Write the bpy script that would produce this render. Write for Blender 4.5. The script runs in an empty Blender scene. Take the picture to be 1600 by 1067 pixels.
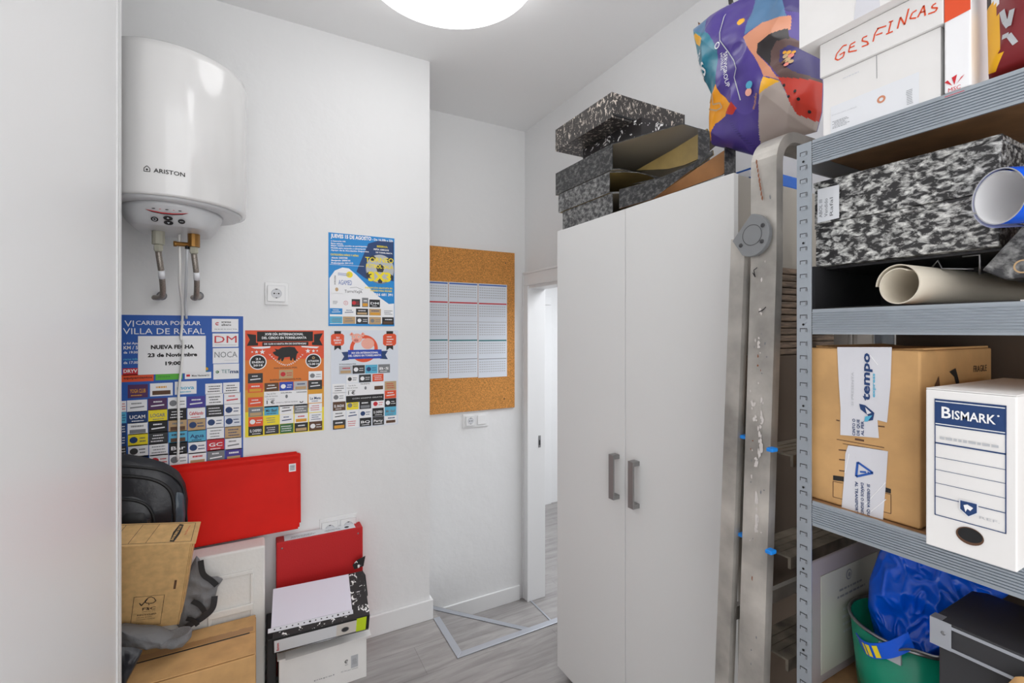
import bpy, bmesh, math, random
from mathutils import Vector, Matrix, Euler, noise
random.seed(4)
SC = bpy.context.scene
COL = SC.collection

# ------------------------------------------------------------------ camera
F, HZ, H, TH = 728.0, 517.0, 1.45, math.radians(28.5)
cd = bpy.data.cameras.new('camera'); cam = bpy.data.objects.new('camera', cd); COL.objects.link(cam)
cam.location = (0, 0, H); cam.rotation_euler = (math.pi/2, 0, -TH)
cd.sensor_width = 36; cd.lens = F/1600*36; cd.shift_y = (HZ-533.5)/1600; cd.clip_start = .02
SC.camera = cam
# ------------------------------------------------------------------ world, lights, exposure
w = bpy.data.worlds.new('world'); SC.world = w; w.use_nodes = True
w.node_tree.nodes['Background'].inputs[0].default_value = (.985, .99, 1, 1)
w.node_tree.nodes['Background'].inputs[1].default_value = 2.55
LAMP = 3.3
def area(name, loc, rot, sx, sy, power, col=(1, 1, 1)):
    l = bpy.data.lights.new(name, 'AREA'); l.shape = 'RECTANGLE'; l.size = sx; l.size_y = sy
    l.energy = power; l.color = col
    o = bpy.data.objects.new(name, l); o.location = loc; o.rotation_euler = rot; COL.objects.link(o); return o
area('hallway_daylight', (2.7, 2.2, 2.2), (0, 0, 0), 1.4, 2.0, 70, (.93, .96, 1))
area('ceiling_tube_above_camera', (.94, .0, 2.79), (0, 0, math.atan2(.523, .835)), .30, 1.50, 5)
area('room_behind_daylight', (3.4, 5.6, 1.9), (0, 0, 0), 1.0, 1.0, 30, (.93, .96, 1))
vs = SC.view_settings
vs.view_transform = 'Standard'; vs.look = 'None'; vs.gamma = 1; vs.use_curve_mapping = False
vs.exposure = -0.27

# ------------------------------------------------------------------ pixel -> place on a real plane
_s, _c = math.sin(TH), math.cos(TH)
def at(px, py, x=None, y=None, z=None):
    t = (px-800)/F; d = (_s+t*_c, _c-t*_s, (HZ-py)/F)
    k = x/d[0] if x is not None else y/d[1] if y is not None else (z-H)/d[2]
    return Vector((d[0]*k, d[1]*k, H+d[2]*k))

# ------------------------------------------------------------------ materials
def lin(v):
    v /= 255; return v/12.92 if v <= .04045 else ((v+.055)/1.055)**2.4
def rgb(c): return (lin(c[0]), lin(c[1]), lin(c[2]), 1)
M = {}
def mat(name, c, rough=.55, metal=0, bump=0, bscale=40, vary=0, vscale=6, emit=0, coat=0, stretch=(1, 1, 1), trans=0, spec=.5):
    m = bpy.data.materials.new(name); m.use_nodes = True; nt = m.node_tree; b = nt.nodes['Principled BSDF']
    b.inputs['Base Color'].default_value = rgb(c); b.inputs['Roughness'].default_value = rough
    b.inputs['Metallic'].default_value = metal; b.inputs['Coat Weight'].default_value = coat
    b.inputs['Coat Roughness'].default_value = .05; b.inputs['Specular IOR Level'].default_value = spec
    b.inputs['Transmission Weight'].default_value = trans
    if emit:
        b.inputs['Emission Color'].default_value = rgb(c); b.inputs['Emission Strength'].default_value = emit
    if bump or vary:
        tc = nt.nodes.new('ShaderNodeTexCoord'); mp = nt.nodes.new('ShaderNodeMapping'); mp.inputs['Scale'].default_value = stretch
        nt.links.new(tc.outputs['Object'], mp.inputs[0])
    if bump:
        n = nt.nodes.new('ShaderNodeTexNoise'); n.inputs['Scale'].default_value = bscale; n.inputs['Detail'].default_value = 4
        nt.links.new(mp.outputs[0], n.inputs['Vector'])
        bp = nt.nodes.new('ShaderNodeBump'); bp.inputs['Strength'].default_value = bump; bp.inputs['Distance'].default_value = .01
        nt.links.new(n.outputs['Fac'], bp.inputs['Height']); nt.links.new(bp.outputs[0], b.inputs['Normal'])
    if vary:
        n = nt.nodes.new('ShaderNodeTexNoise'); n.inputs['Scale'].default_value = vscale; n.inputs['Detail'].default_value = 5
        nt.links.new(mp.outputs[0], n.inputs['Vector'])
        r = nt.nodes.new('ShaderNodeValToRGB'); lo = tuple(max(0, v*(1-vary)) for v in c); hi = tuple(min(255, v*(1+vary)) for v in c)
        r.color_ramp.elements[0].position = .3; r.color_ramp.elements[1].position = .7
        r.color_ramp.elements[0].color = rgb(lo); r.color_ramp.elements[1].color = rgb(hi)
        nt.links.new(n.outputs['Fac'], r.inputs[0]); nt.links.new(r.outputs[0], b.inputs['Base Color'])
    M[name] = m; return m
def marble(name, dark, light, scale, p0, p1, stretch=(1, 1, 1), dist=1.2, rough=.4):
    m = mat(name, dark, rough); nt = m.node_tree; b = nt.nodes['Principled BSDF']
    tc = nt.nodes.new('ShaderNodeTexCoord'); mp = nt.nodes.new('ShaderNodeMapping'); mp.inputs['Scale'].default_value = stretch
    mp.inputs['Rotation'].default_value = (.5, .4, .6)
    n = nt.nodes.new('ShaderNodeTexNoise'); n.inputs['Scale'].default_value = scale; n.inputs['Detail'].default_value = 7
    n.inputs['Roughness'].default_value = .62; n.inputs['Distortion'].default_value = dist
    r = nt.nodes.new('ShaderNodeValToRGB'); r.color_ramp.elements[0].position = p0; r.color_ramp.elements[1].position = p1
    r.color_ramp.elements[0].color = rgb(dark); r.color_ramp.elements[1].color = rgb(light)
    nt.links.new(tc.outputs['Object'], mp.inputs[0]); nt.links.new(mp.outputs[0], n.inputs['Vector'])
    nt.links.new(n.outputs['Fac'], r.inputs[0]); nt.links.new(r.outputs[0], b.inputs['Base Color'])
    return m
mat('wall', (238, 238, 238), .7, bump=.45, bscale=9, spec=.2)
mat('ceiling', (248, 248, 248), .8, spec=.2)
mat('white_paint', (240, 240, 240), .4)
mat('baseboard', (238, 238, 238), .35)
mat('gloss_panel', (244, 244, 244), .34, spec=.3)
mat('wardrobe_door', (230, 230, 229), .42, spec=.3)
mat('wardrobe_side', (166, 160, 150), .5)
mat('wardrobe_edge', (180, 180, 180), .5)
mat('enamel', (226, 225, 224), .13, coat=.5, spec=.6)
mat('heater_plastic', (205, 206, 208), .3)
mat('aluminium', (190, 194, 202), .35, .8)
mat('galvanized', (176, 184, 192), .36, .75, vary=.03, vscale=9)
mat('ladder_metal', (176, 172, 166), .48, .55, vary=.22, vscale=7, bump=.1, bscale=30)
mat('ladder_tread', (120, 112, 100), .6, .4, vary=.3, vscale=16)
mat('scrape', (214, 208, 204), .7)
mat('rust', (140, 86, 56), .7)
mat('hinge_plastic', (128, 130, 132), .5)
mat('black', (22, 22, 24), .5)
mat('print_black', (34, 33, 33), .6)
mat('gloss_black', (48, 48, 50), .4)
mat('dark_grey', (58, 58, 60), .6)
mat('mid_grey', (128, 130, 134), .6)
mat('light_grey', (190, 192, 196), .6)
mat('faint_grey', (214, 215, 219), .6)
mat('steel', (150, 150, 152), .28, .9)
mat('handle_metal', (150, 149, 148), .4, .7)
mat('braid', (150, 142, 134), .4, .6, vary=.14, vscale=260)
mat('nut', (178, 176, 160), .45)
mat('brass', (160, 118, 64), .35, .8)
mat('clear_tube', (205, 208, 212), .2)
mat('cable_white', (232, 231, 228), .4)
mat('socket', (238, 238, 238), .3)
mat('paper', (246, 246, 248), .6)
mat('paper_blueish', (226, 231, 240), .6)
mat('paper_lilac', (226, 222, 234), .5)
mat('card_white', (238, 236, 234), .6, vary=.02)
mat('foam', (232, 230, 226), .75, bump=.15, bscale=60)
mat('cork', (200, 138, 70), .85, vary=.22, vscale=160, bump=.2, bscale=220)
mat('kraft', (212, 172, 116), .75, vary=.06, vscale=40, stretch=(1, 1, 1))
mat('cardboard', (208, 163, 108), .8, vary=.06, vscale=14)
mat('cardboard_tape', (176, 132, 86), .4)
mat('brown_inside', (150, 104, 60), .7, vary=.12, vscale=10)
mat('olive_inside', (150, 128, 76), .6, vary=.12, vscale=10)
mat('beige_inside', (168, 158, 138), .7)
mat('cream', (226, 217, 200), .5)
mat('red', (224, 28, 16), .5, vary=.03, spec=.2)
mat('red_binder', (196, 38, 40), .5, spec=.25, bump=.1, bscale=200)
mat('print_red', (206, 40, 52), .55)
mat('orange_red', (232, 84, 42), .5)
mat('blue', (40, 92, 178), .5)
mat('navy', (26, 60, 112), .5)
mat('royal', (30, 70, 180), .5)
mat('sky', (24, 140, 214), .5)
mat('cyan', (88, 180, 214), .5)
mat('yellow', (246, 224, 40), .5)
mat('gold', (226, 160, 40), .5)
mat('green', (92, 186, 60), .5)
mat('darkgreen', (52, 110, 60), .5)
mat('teal', (30, 120, 124), .5)
mat('purple', (84, 44, 92), .5)
mat('violet', (70, 56, 150), .5)
mat('brown', (96, 66, 46), .6)
mat('tan', (196, 164, 122), .6)
mat('pink', (246, 178, 160), .5)
mat('neon', (214, 240, 20), .4)
mat('clip_blue', (20, 130, 220), .4)
mat('backpack', (40, 41, 46), .34, bump=.12, bscale=60)
mat('backpack_shine', (74, 84, 94), .25)
mat('grey_cloth', (120, 120, 122), .85, bump=.2, bscale=120)
mat('green_enamel', (12, 148, 116), .25)
mat('tarp_blue', (6, 92, 226), .2)
mat('black_box', (48, 48, 51), .55)
mat('plaque', (150, 142, 144), .35)
mat('plaque_paper', (178, 178, 168), .4)
mat('level_board', (150, 112, 76), .7, vary=.1, vscale=20)
mat('dark_card', (92, 78, 66), .7)
mat('slat_brown', (108, 92, 78), .7, vary=.3, vscale=20, stretch=(1, 1, 8))
mat('label_white', (232, 234, 238), .4)
mat('tape_clear', (222, 222, 228), .25)
mat('lamp_white', (255, 255, 255), .5, emit=LAMP)
marble('marble_fine', (52, 52, 54), (168, 168, 166), 60, .42, .74, (1, 1, 1.3), .3)
marble('marble_box', (46, 45, 46), (236, 236, 232), 84, .46, .66, (1, .8, 1.4), .4)
marble('marble_dark', (34, 34, 36), (128, 128, 126), 60, .46, .78, (1, 1, 1.5), .4)
marble('marble_scuffed', (56, 52, 50), (222, 210, 198), 85, .55, .62, (1, 1, .6), .9)
marble('splatter', (34, 29, 30), (250, 248, 246), 48, .595, .61, (1, 1, 1), .5)
# bag printing: glossy laminated plastic
for n, c in dict(bag_purple=(78, 60, 142), bag_teal=(34, 124, 148), bag_steel=(82, 122, 160), bag_salmon=(210, 142, 110), bag_black=(40, 34, 36),
                 bag_brown=(96, 70, 66), bag_navy=(58, 48, 110), bag_red=(206, 58, 40), bag_yellow=(248, 184, 30), bag_orange=(248, 166, 36),
                 bag_white=(186, 172, 164), bag_blue=(24, 96, 190)).items():
    mat(n, c, .32, bump=.06, bscale=30)

def laminate():
    m = bpy.data.materials.new('laminate'); m.use_nodes = True; nt = m.node_tree; b = nt.nodes['Principled BSDF']
    tc = nt.nodes.new('ShaderNodeTexCoord')
    br = nt.nodes.new('ShaderNodeTexBrick'); br.inputs['Scale'].default_value = 1; br.inputs['Mortar Size'].default_value = .0012
    br.inputs['Brick Width'].default_value = 1.25; br.inputs['Row Height'].default_value = .19
    br.inputs['Color1'].default_value = rgb((172, 168, 166)); br.inputs['Color2'].default_value = rgb((158, 154, 153)); br.inputs['Mortar'].default_value = rgb((140, 137, 135))
    nt.links.new(tc.outputs['Object'], br.inputs['Vector'])
    mp = nt.nodes.new('ShaderNodeMapping'); mp.inputs['Scale'].default_value = (1.3, 11, 1); nt.links.new(tc.outputs['Object'], mp.inputs[0])
    n = nt.nodes.new('ShaderNodeTexNoise'); n.inputs['Scale'].default_value = 2.2; n.inputs['Detail'].default_value = 8; n.inputs['Roughness'].default_value = .65
    n.inputs['Distortion'].default_value = .6
    nt.links.new(mp.outputs[0], n.inputs['Vector'])
    r = nt.nodes.new('ShaderNodeValToRGB'); r.color_ramp.elements[0].position = .32; r.color_ramp.elements[1].position = .62
    r.color_ramp.elements[0].color = (.42, .41, .40, 1); r.color_ramp.elements[1].color = (1, 1, 1, 1)
    nt.links.new(n.outputs['Fac'], r.inputs[0])
    mx = nt.nodes.new('ShaderNodeMixRGB'); mx.blend_type = 'MULTIPLY'; mx.inputs[0].default_value = .6
    nt.links.new(br.outputs['Color'], mx.inputs[1]); nt.links.new(r.outputs[0], mx.inputs[2]); nt.links.new(mx.outputs[0], b.inputs['Base Color'])
    b.inputs['Roughness'].default_value = .38; M['laminate'] = m
laminate()

# ------------------------------------------------------------------ mesh building
MW = {}
X, Y, Z = Vector((1, 0, 0)), Vector((0, 1, 0)), Vector((0, 0, 1))
def thing(name, label, cat, loc=(0, 0, 0), rot=None, group=None):
    o = bpy.data.objects.new(name, None); COL.objects.link(o); o.empty_display_size = .05
    mw = Matrix.Translation(loc)
    if rot is not None: mw = mw @ (rot.to_4x4() if isinstance(rot, Matrix) else Euler(rot).to_matrix().to_4x4())
    o.matrix_world = mw; MW[o.name] = mw
    return tag(o, label, cat, group)
def tag(o, label, cat, group=None):
    o['label'] = label; o['category'] = cat
    if group: o['group'] = group
    return o
def struct(o): o['kind'] = 'structure'; return o

_G = {}
def glyphs(s, bold=0):
    k = (s, bold)
    if k in _G: return _G[k]
    cu = bpy.data.curves.new('t', 'FONT'); cu.body = s; cu.offset = bold; cu.resolution_u = 2
    ob = bpy.data.objects.new('t', cu); COL.objects.link(ob)
    dg = bpy.context.evaluated_depsgraph_get(); me = bpy.data.meshes.new_from_object(ob.evaluated_get(dg))
    v = [(p.co.x, p.co.y) for p in me.vertices]; f = [tuple(p.vertices) for p in me.polygons]
    bpy.data.objects.remove(ob); bpy.data.curves.remove(cu); bpy.data.meshes.remove(me)
    if v:
        x0 = min(p[0] for p in v); x1 = max(p[0] for p in v); v = [(a-x0, b) for a, b in v]
    else: x1 = x0 = 0
    _G[k] = (v, f, x1-x0); return _G[k]
CAP = .73

class MB:
    def __init__(s): s.v = []; s.f = []; s.m = []; s.sm = []; s.mats = []
    def mi(s, m):
        if m not in s.mats: s.mats.append(m)
        return s.mats.index(m)
    def add(s, vs, fs, m, smooth=False):
        b = len(s.v); s.v += [Vector(v) for v in vs]; i = s.mi(m)
        for f in fs: s.f.append(tuple(b+k for k in f)); s.m.append(i); s.sm.append(smooth)
        return s
    def box(s, a, b, m, R=None, o=(0, 0, 0)):
        x0, y0, z0 = a; x1, y1, z1 = b
        p = [Vector(q) for q in ((x0, y0, z0), (x1, y0, z0), (x1, y1, z0), (x0, y1, z0), (x0, y0, z1), (x1, y0, z1), (x1, y1, z1), (x0, y1, z1))]
        if R is not None: p = [R @ (q-Vector(o))+Vector(o) for q in p]
        return s.add(p, [(3, 2, 1, 0), (4, 5, 6, 7), (0, 1, 5, 4), (1, 2, 6, 5), (2, 3, 7, 6), (3, 0, 4, 7)], m)
    def prism(s, pts, d, m, m2=None):
        """closed slab: polygon pts (3D) pushed along d"""
        n = len(pts); p = [Vector(q) for q in pts]; q = [a+Vector(d) for a in p]
        nor = Vector((0, 0, 0))
        for i in range(n): nor += (p[i]-p[0]).cross(p[(i+1) % n]-p[0])
        if nor.dot(Vector(d)) > 0: p.reverse(); q.reverse()
        s.add(p+q, [tuple(range(n))], m); b = len(s.v)-2*n; i2 = s.mi(m2 or m)
        s.f.append(tuple(b+n+k for k in reversed(range(n)))); s.m.append(i2); s.sm.append(False)
        for k in range(n): s.f.append((b+(k+1) % n, b+k, b+n+k, b+n+(k+1) % n)); s.m.append(i2); s.sm.append(False)
        return s
    def ring(s, rings, m, closed=True, cap=(True, True), smooth=True):
        n = len(rings[0]); vs = [v for r in rings for v in r]; fs = []
        for i in range(len(rings)-1):
            for k in range(n if closed else n-1):
                a, b = i*n+k, i*n+(k+1) % n; fs.append((a, b, b+n, a+n))
        s.add(vs, fs, m, smooth)
        b = len(s.v)-len(vs); i = s.mi(m)
        if closed and cap[0]: s.f.append(tuple(b+k for k in reversed(range(n)))); s.m.append(i); s.sm.append(False)
        if closed and cap[1]: s.f.append(tuple(b+(len(rings)-1)*n+k for k in range(n))); s.m.append(i); s.sm.append(False)
        return s
    def lathe(s, c, prof, m, n=48, cap=(True, True), ax=Z, smooth=True, arc=None):
        c = Vector(c); ax = Vector(ax).normalized(); u = ax.orthogonal().normalized(); w = ax.cross(u)
        R = [[c+ax*h+(u*math.cos(2*math.pi*k/n)+w*math.sin(2*math.pi*k/n))*r for k in range(n)] for r, h in prof]
        return s.ring(R, m, True, cap, smooth)
    def tube(s, path, r, m, n=10, cap=True):
        P = [Vector(p) for p in path]; R = []; up = None
        for i, p in enumerate(P):
            t = (P[min(i+1, len(P)-1)]-P[max(i-1, 0)]).normalized()
            if up is None: up = t.orthogonal().normalized()
            up = (up-t*up.dot(t)).normalized(); w = t.cross(up); rr = r[i] if isinstance(r, (list, tuple)) else r
            R.append([p+(up*math.cos(2*math.pi*k/n)+w*math.sin(2*math.pi*k/n))*rr for k in range(n)])
        return s.ring(R, m, True, (cap, cap))
    def sweep(s, path, sec, side, m, smooth=False):
        """rectangular/any section [(a,b)] along path; a runs along 'side', b along normal in the bend plane"""
        P = [Vector(p) for p in path]; side = Vector(side).normalized(); R = []
        for i, p in enumerate(P):
            t = (P[min(i+1, len(P)-1)]-P[max(i-1, 0)]).normalized(); nn = t.cross(side).normalized()
            R.append([p+side*a+nn*b for a, b in sec])
        return s.ring(R, m, True, (True, True), smooth)
    def build(s, name, parent=None, world=True, bevel=0, seg=2):
        me = bpy.data.meshes.new(name); vs = s.v
        mw = Matrix()
        if parent is not None:
            mw = MW[parent.name]
            if world: inv = mw.inverted(); vs = [inv @ v for v in vs]
        me.from_pydata([tuple(v) for v in vs], [], s.f)
        for m in s.mats: me.materials.append(M[m])
        me.polygons.foreach_set('material_index', s.m); me.polygons.foreach_set('use_smooth', s.sm); me.update()
        o = bpy.data.objects.new(name, me); COL.objects.link(o)
        if parent is not None: o.parent = parent
        MW[o.name] = mw
        if bevel:
            b = o.modifiers.new('bevel', 'BEVEL'); b.width = bevel; b.segments = seg; b.limit_method = 'ANGLE'; b.angle_limit = math.radians(40)
        return o
def spl(pts, n=8):
    P = [Vector(p) for p in pts]; out = []
    for i in range(len(P)-1):
        a, b, c, d = P[max(i-1, 0)], P[i], P[i+1], P[min(i+2, len(P)-1)]
        for k in range(n):
            t = k/n; out.append(.5*((2*b)+(c-a)*t+(2*a-5*b+4*c-d)*t*t+(3*b-a-3*c+d)*t**3))
    return out+[P[-1]]

class Can:
    """a flat printed face: everything is drawn in metres (u to the right, v up) on the plane o,U,V and lifted layer by layer"""
    def __init__(s, mb, o, U, V, N=None, zoom=None, wrap=None, eps=.0004):
        s.mb, s.o, s.U, s.V = mb, Vector(o), Vector(U).normalized(), Vector(V).normalized()
        s.N = Vector(N).normalized() if N is not None else s.U.cross(s.V); s.lay = 0; s.eps = eps; s.zoom = zoom; s.wrap = wrap
        s.flip = s.U.cross(s.V).dot(s.N) < 0
    def P(s, u, v, l=1):
        if s.wrap: return s.wrap(u, v, l*s.eps)
        return s.o+s.U*u+s.V*v+s.N*(l*s.eps)
    def q(s, zx, zy):
        """zoomed photo coordinates -> u,v on this real plane"""
        z = s.zoom; px = z[0]+zx/z[2]; py = z[1]+zy/z[2]
        t = (px-800)/F; d = Vector((_s+t*_c, _c-t*_s, (HZ-py)/F)); n = s.N; o = Vector((0, 0, H))
        k = (s.o-o).dot(n)/d.dot(n); p = o+d*k-s.o
        return p.dot(s.U), p.dot(s.V)
    def poly(s, pts, m, l=1):
        f = tuple(range(len(pts)))
        a = sum(pts[i][0]*pts[(i+1) % len(pts)][1]-pts[(i+1) % len(pts)][0]*pts[i][1] for i in range(len(pts)))
        if a < 0: f = tuple(reversed(f))
        s.mb.add([s.P(u, v, l) for u, v in pts], [f], m); return s
    def rect(s, u0, v0, u1, v1, m, l=1): return s.poly([(u0, v0), (u1, v0), (u1, v1), (u0, v1)], m, l)
    def frame(s, u0, v0, u1, v1, t, m, l=2):
        u0, u1 = min(u0, u1), max(u0, u1); v0, v1 = min(v0, v1), max(v0, v1)
        s.rect(u0, v0, u1, v0+t, m, l); s.rect(u0, v1-t, u1, v1, m, l); s.rect(u0, v0, u0+t, v1, m, l); s.rect(u1-t, v0, u1, v1, m, l); return s
    def circ(s, u, v, r, m, l=1, n=28, ry=None):
        return s.poly([(u+r*math.cos(2*math.pi*k/n), v+(ry or r)*math.sin(2*math.pi*k/n)) for k in range(n)], m, l)
    def ringc(s, u, v, r0, r1, m, l=1, a0=0, a1=2*math.pi, n=28):
        for k in range(n):
            a, b = a0+(a1-a0)*k/n, a0+(a1-a0)*(k+1)/n
            s.poly([(u+r0*math.cos(a), v+r0*math.sin(a)), (u+r1*math.cos(a), v+r1*math.sin(a)), (u+r1*math.cos(b), v+r1*math.sin(b)), (u+r0*math.cos(b), v+r0*math.sin(b))], m, l)
        return s
    def line(s, a, b, t, m, l=2):
        d = Vector((b[0]-a[0], b[1]-a[1])); n = Vector((-d.y, d.x)).normalized()*t/2
        return s.poly([(a[0]-n.x, a[1]-n.y), (b[0]-n.x, b[1]-n.y), (b[0]+n.x, b[1]+n.y), (a[0]+n.x, a[1]+n.y)], m, l)
    def pline(s, pts, t, m, l=2):
        for a, b in zip(pts, pts[1:]): s.line(a, b, t, m, l)
        return s
    def text(s, body, u, v, h, m, w=None, l=3, bold=0, rot=0, al='l', slant=0):
        vs, fs, W = glyphs(body, bold); k = h/CAP; kx = w/W if w and W else k
        ca, sa = math.cos(rot), math.sin(rot); off = 0 if al == 'l' else -W*kx/2
        pts = []
        for a, b in vs:
            x, y = a*kx+off+slant*b*k, b*k; pts.append(s.P(u+x*ca-y*sa, v+x*sa+y*ca, l))
        if s.flip: fs = [tuple(reversed(f)) for f in fs]
        s.mb.add(pts, fs, m); return s
    # --- the same in zoomed photo coordinates
    def zr(s, x0, y0, x1, y1, m, l=1): (a, b), (c, d) = s.q(x0, y0), s.q(x1, y1); return s.rect(min(a, c), min(b, d), max(a, c), max(b, d), m, l)
    def zp(s, pts, m, l=1): return s.poly([s.q(*p) for p in pts], m, l)
    def zl(s, p, q_, t, m, l=2): return s.line(s.q(*p), s.q(*q_), t, m, l)
    def zt(s, body, x0, y0, x1, zh, m, y1=None, l=3, bold=0, slant=0):
        a = s.q(x0, y0); b = s.q(x1, y0 if y1 is None else y1); c = s.q(x0, y0-zh)
        d = Vector((b[0]-a[0], b[1]-a[1])); rot = math.atan2(d.y, d.x) if y1 is not None else 0
        return s.text(body, a[0], a[1], c[1]-a[1], m, w=(d.length if y1 is not None else d.x), l=l, bold=bold, rot=rot, slant=slant)
    def scribble(s, u0, v0, u1, v1, m, rows=3, l=3, dens=.8, seed=0):
        """rows of tiny illegible print"""
        r = random.Random(seed); hh = (v1-v0)/rows
        for k in range(rows):
            u = u0+r.uniform(0, .15)*(u1-u0); vv = v0+hh*(k+.3); e = u1-r.uniform(0, .25)*(u1-u0)
            while u < e:
                ww = r.uniform(.04, .14)*(u1-u0); s.rect(u, vv, min(u+ww, e), vv+hh*.34, m, l); u += ww+.02*(u1-u0)/dens
        return s
AD = ['navy', 'paper', 'purple', 'yellow', 'black', 'tan', 'cyan', 'print_red', 'brown', 'gold', 'violet', 'teal', 'light_grey', 'paper', 'paper']
def advert(c, z0, z1, base, seed, ink=None, word=None, kind=None, l=2):
    """one small advertisement tile, corners in zoomed photo coordinates"""
    r = random.Random(seed); (a, b), (e, d) = c.q(*z0), c.q(*z1); a, e = min(a, e), max(a, e); b, d = min(b, d), max(b, d)
    c.rect(a, b, e, d, base, l); W, Hh = e-a, d-b
    ink = ink or ('paper' if base not in ('paper', 'tan', 'yellow', 'cyan', 'light_grey', 'paper_blueish') else r.choice(['dark_grey', 'mid_grey', 'print_red', 'navy']))
    k = kind if kind is not None else r.randrange(4)
    if word:
        c.text(word, a+W*.5, b+Hh*.38, Hh*.3, ink, w=W*.78, l=l+2, bold=.02, al='c'); c.scribble(a+W*.15, b+Hh*.08, e-W*.15, b+Hh*.3, ink, 1, l+2, seed=seed)
    elif k == 0: c.scribble(a+W*.1, b+Hh*.15, e-W*.1, d-Hh*.15, ink, 3, l+2, seed=seed)
    elif k == 1:
        c.circ(a+W*.28, b+Hh*.5, Hh*.26, ink, l+2, 14); c.scribble(a+W*.52, b+Hh*.25, e-W*.06, d-Hh*.25, ink, 2, l+2, seed=seed)
    elif k == 2:
        c.rect(a+W*.1, b+Hh*.1, e-W*.1, b+Hh*.42, r.choice(['brown', 'mid_grey', 'gold', 'tan']), l+1); c.scribble(a+W*.15, b+Hh*.5, e-W*.1, d-Hh*.1, ink, 1, l+2, seed=seed)
    else:
        c.scribble(a+W*.2, b+Hh*.55, e-W*.2, d-Hh*.12, ink, 1, l+2, seed=seed); c.line((a+W*.15, b+Hh*.35), (e-W*.15, b+Hh*.42), Hh*.1, ink, l+2)

# ================================================================== SETTING
Y1, Y2, XR, ZC, LOW = 2.265, 2.754, 1.595, 2.809, -.366
fl = [(-1.2, -.6), (1.7, -.6), (1.7, 1.952), (.80, 1.952), (.80, 2.40), (-1.2, 2.40)]
struct(MB().prism([(a, b, 0) for a, b in fl], (0, 0, -.45), 'laminate').build('floor'))
struct(MB().prism([(a, b, -.185) for a, b in ((.801, 1.953), (1.54, 1.953), (.83, 2.753), (.801, 2.753))], (0, 0, -.24), 'laminate').build('floor_winder_step'))
struct(MB().prism([(a, b, LOW) for a, b in ((.6, 1.953), (6.0, 1.953), (6.0, 6.5), (.6, 6.5))], (0, 0, -.1), 'laminate').build('floor_hallway'))
struct(MB().prism([(a, b, LOW) for a, b in ((1.72, .2), (6.0, .2), (6.0, 1.9525), (1.72, 1.9525))], (0, 0, -.1), 'laminate').build('floor_hallway_near'))
def strip(n, a, b, wd, z):
    a, b = Vector(a), Vector(b); d = (b-a).normalized(); nn = Vector((-d.y, d.x, 0))*wd
    struct(MB().prism([a, b, b+nn, a+nn], (0, 0, .004), 'aluminium').build(n, bevel=.0015))
for n, q in (('trim_1', [(.771, 1.925), (.804, 1.958), (.804, 2.25), (.771, 2.25)]), ('trim_2', [(.7715, 1.925), (1.59, 1.925), (1.59, 1.958), (.8045, 1.958)])):
    struct(MB().prism([(a, b, .0005) for a, b in q], (0, 0, .004), 'aluminium').build(n, bevel=.001))
strip('trim_3', (1.52, 1.965, -.1845), (.835, 2.735, -.1845), .03, 0)
strip('trim_4', (1.60, 2.69, LOW+.0005), (1.60, 1.97, LOW+.0005), .012, 0)
struct(MB().box((-1.2, Y1, -.4), (.757, Y2+.12, ZC), 'wall').build('wall_back'))
struct(MB().box((.758, Y2, -.45), (1.75, Y2+.12, ZC), 'wall').build('wall_far'))
wr = MB().box((XR, -.5, -.45), (XR+.11, 1.88, ZC), 'wall').box((XR, 1.88, 1.76), (XR+.11, Y2-.001, ZC), 'wall').box((XR, 2.715, -.45), (XR+.11, Y2-.001, 1.76), 'wall')
struct(wr.build('wall_right'))
struct(MB().box((-1.32, -.5, -.4), (-1.2, Y2, ZC), 'wall').build('wall_left'))
struct(MB().box((-1.32, -.5, ZC), (1.75, Y2+.12, ZC+.1), 'ceiling').build('ceiling'))
bb = MB().box((-1.2, Y1-.014, 0), (.771, Y1-.0005, .098), 'baseboard').box((.7575, Y1-.0004, -.18), (.771, Y2-.02, .098), 'baseboard')
struct(bb.build('baseboard_back', bevel=.003))
struct(MB().box((.80, Y2-.014, LOW), (XR-.045, Y2-.0005, LOW+.098), 'baseboard').build('baseboard_far', bevel=.003))
dc = MB().box((XR-.016, 2.690, LOW), (XR-.0005, 2.752, 1.7545), 'white_paint').box((XR-.016, 1.80, 1.755), (XR-.0005, 2.7525, 1.84), 'white_paint')
dc.box((XR-.016, 1.80, LOW+.37), (XR-.0005, 1.88, 1.755), 'white_paint').box((XR-.022, 2.741, LOW), (XR-.0165, 2.752, 1.8315), 'white_paint').box((XR-.022, 1.8, 1.832), (XR-.0165, 2.752, 1.845), 'white_paint')
d1 = struct(dc.build('door_1', bevel=.002))
jb = MB().box((XR-.004, 2.692, LOW), (XR+.125, 2.714, 1.7555), 'white_paint').box((XR-.004, 1.881, 1.735), (XR+.125, 2.692, 1.7555), 'white_paint').box((XR-.004, 1.881, LOW), (XR+.125, 1.90, 1.735), 'white_paint')
jb.build('door_jamb', d1, bevel=.002)
sk = MB().box((XR+.07, 2.690, .66), (XR+.088, 2.6925, .74), 'steel').box((XR+.075, 2.689, .675), (XR+.083, 2.691, .71), 'black')
sk.build('strike_plate', d1)
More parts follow.
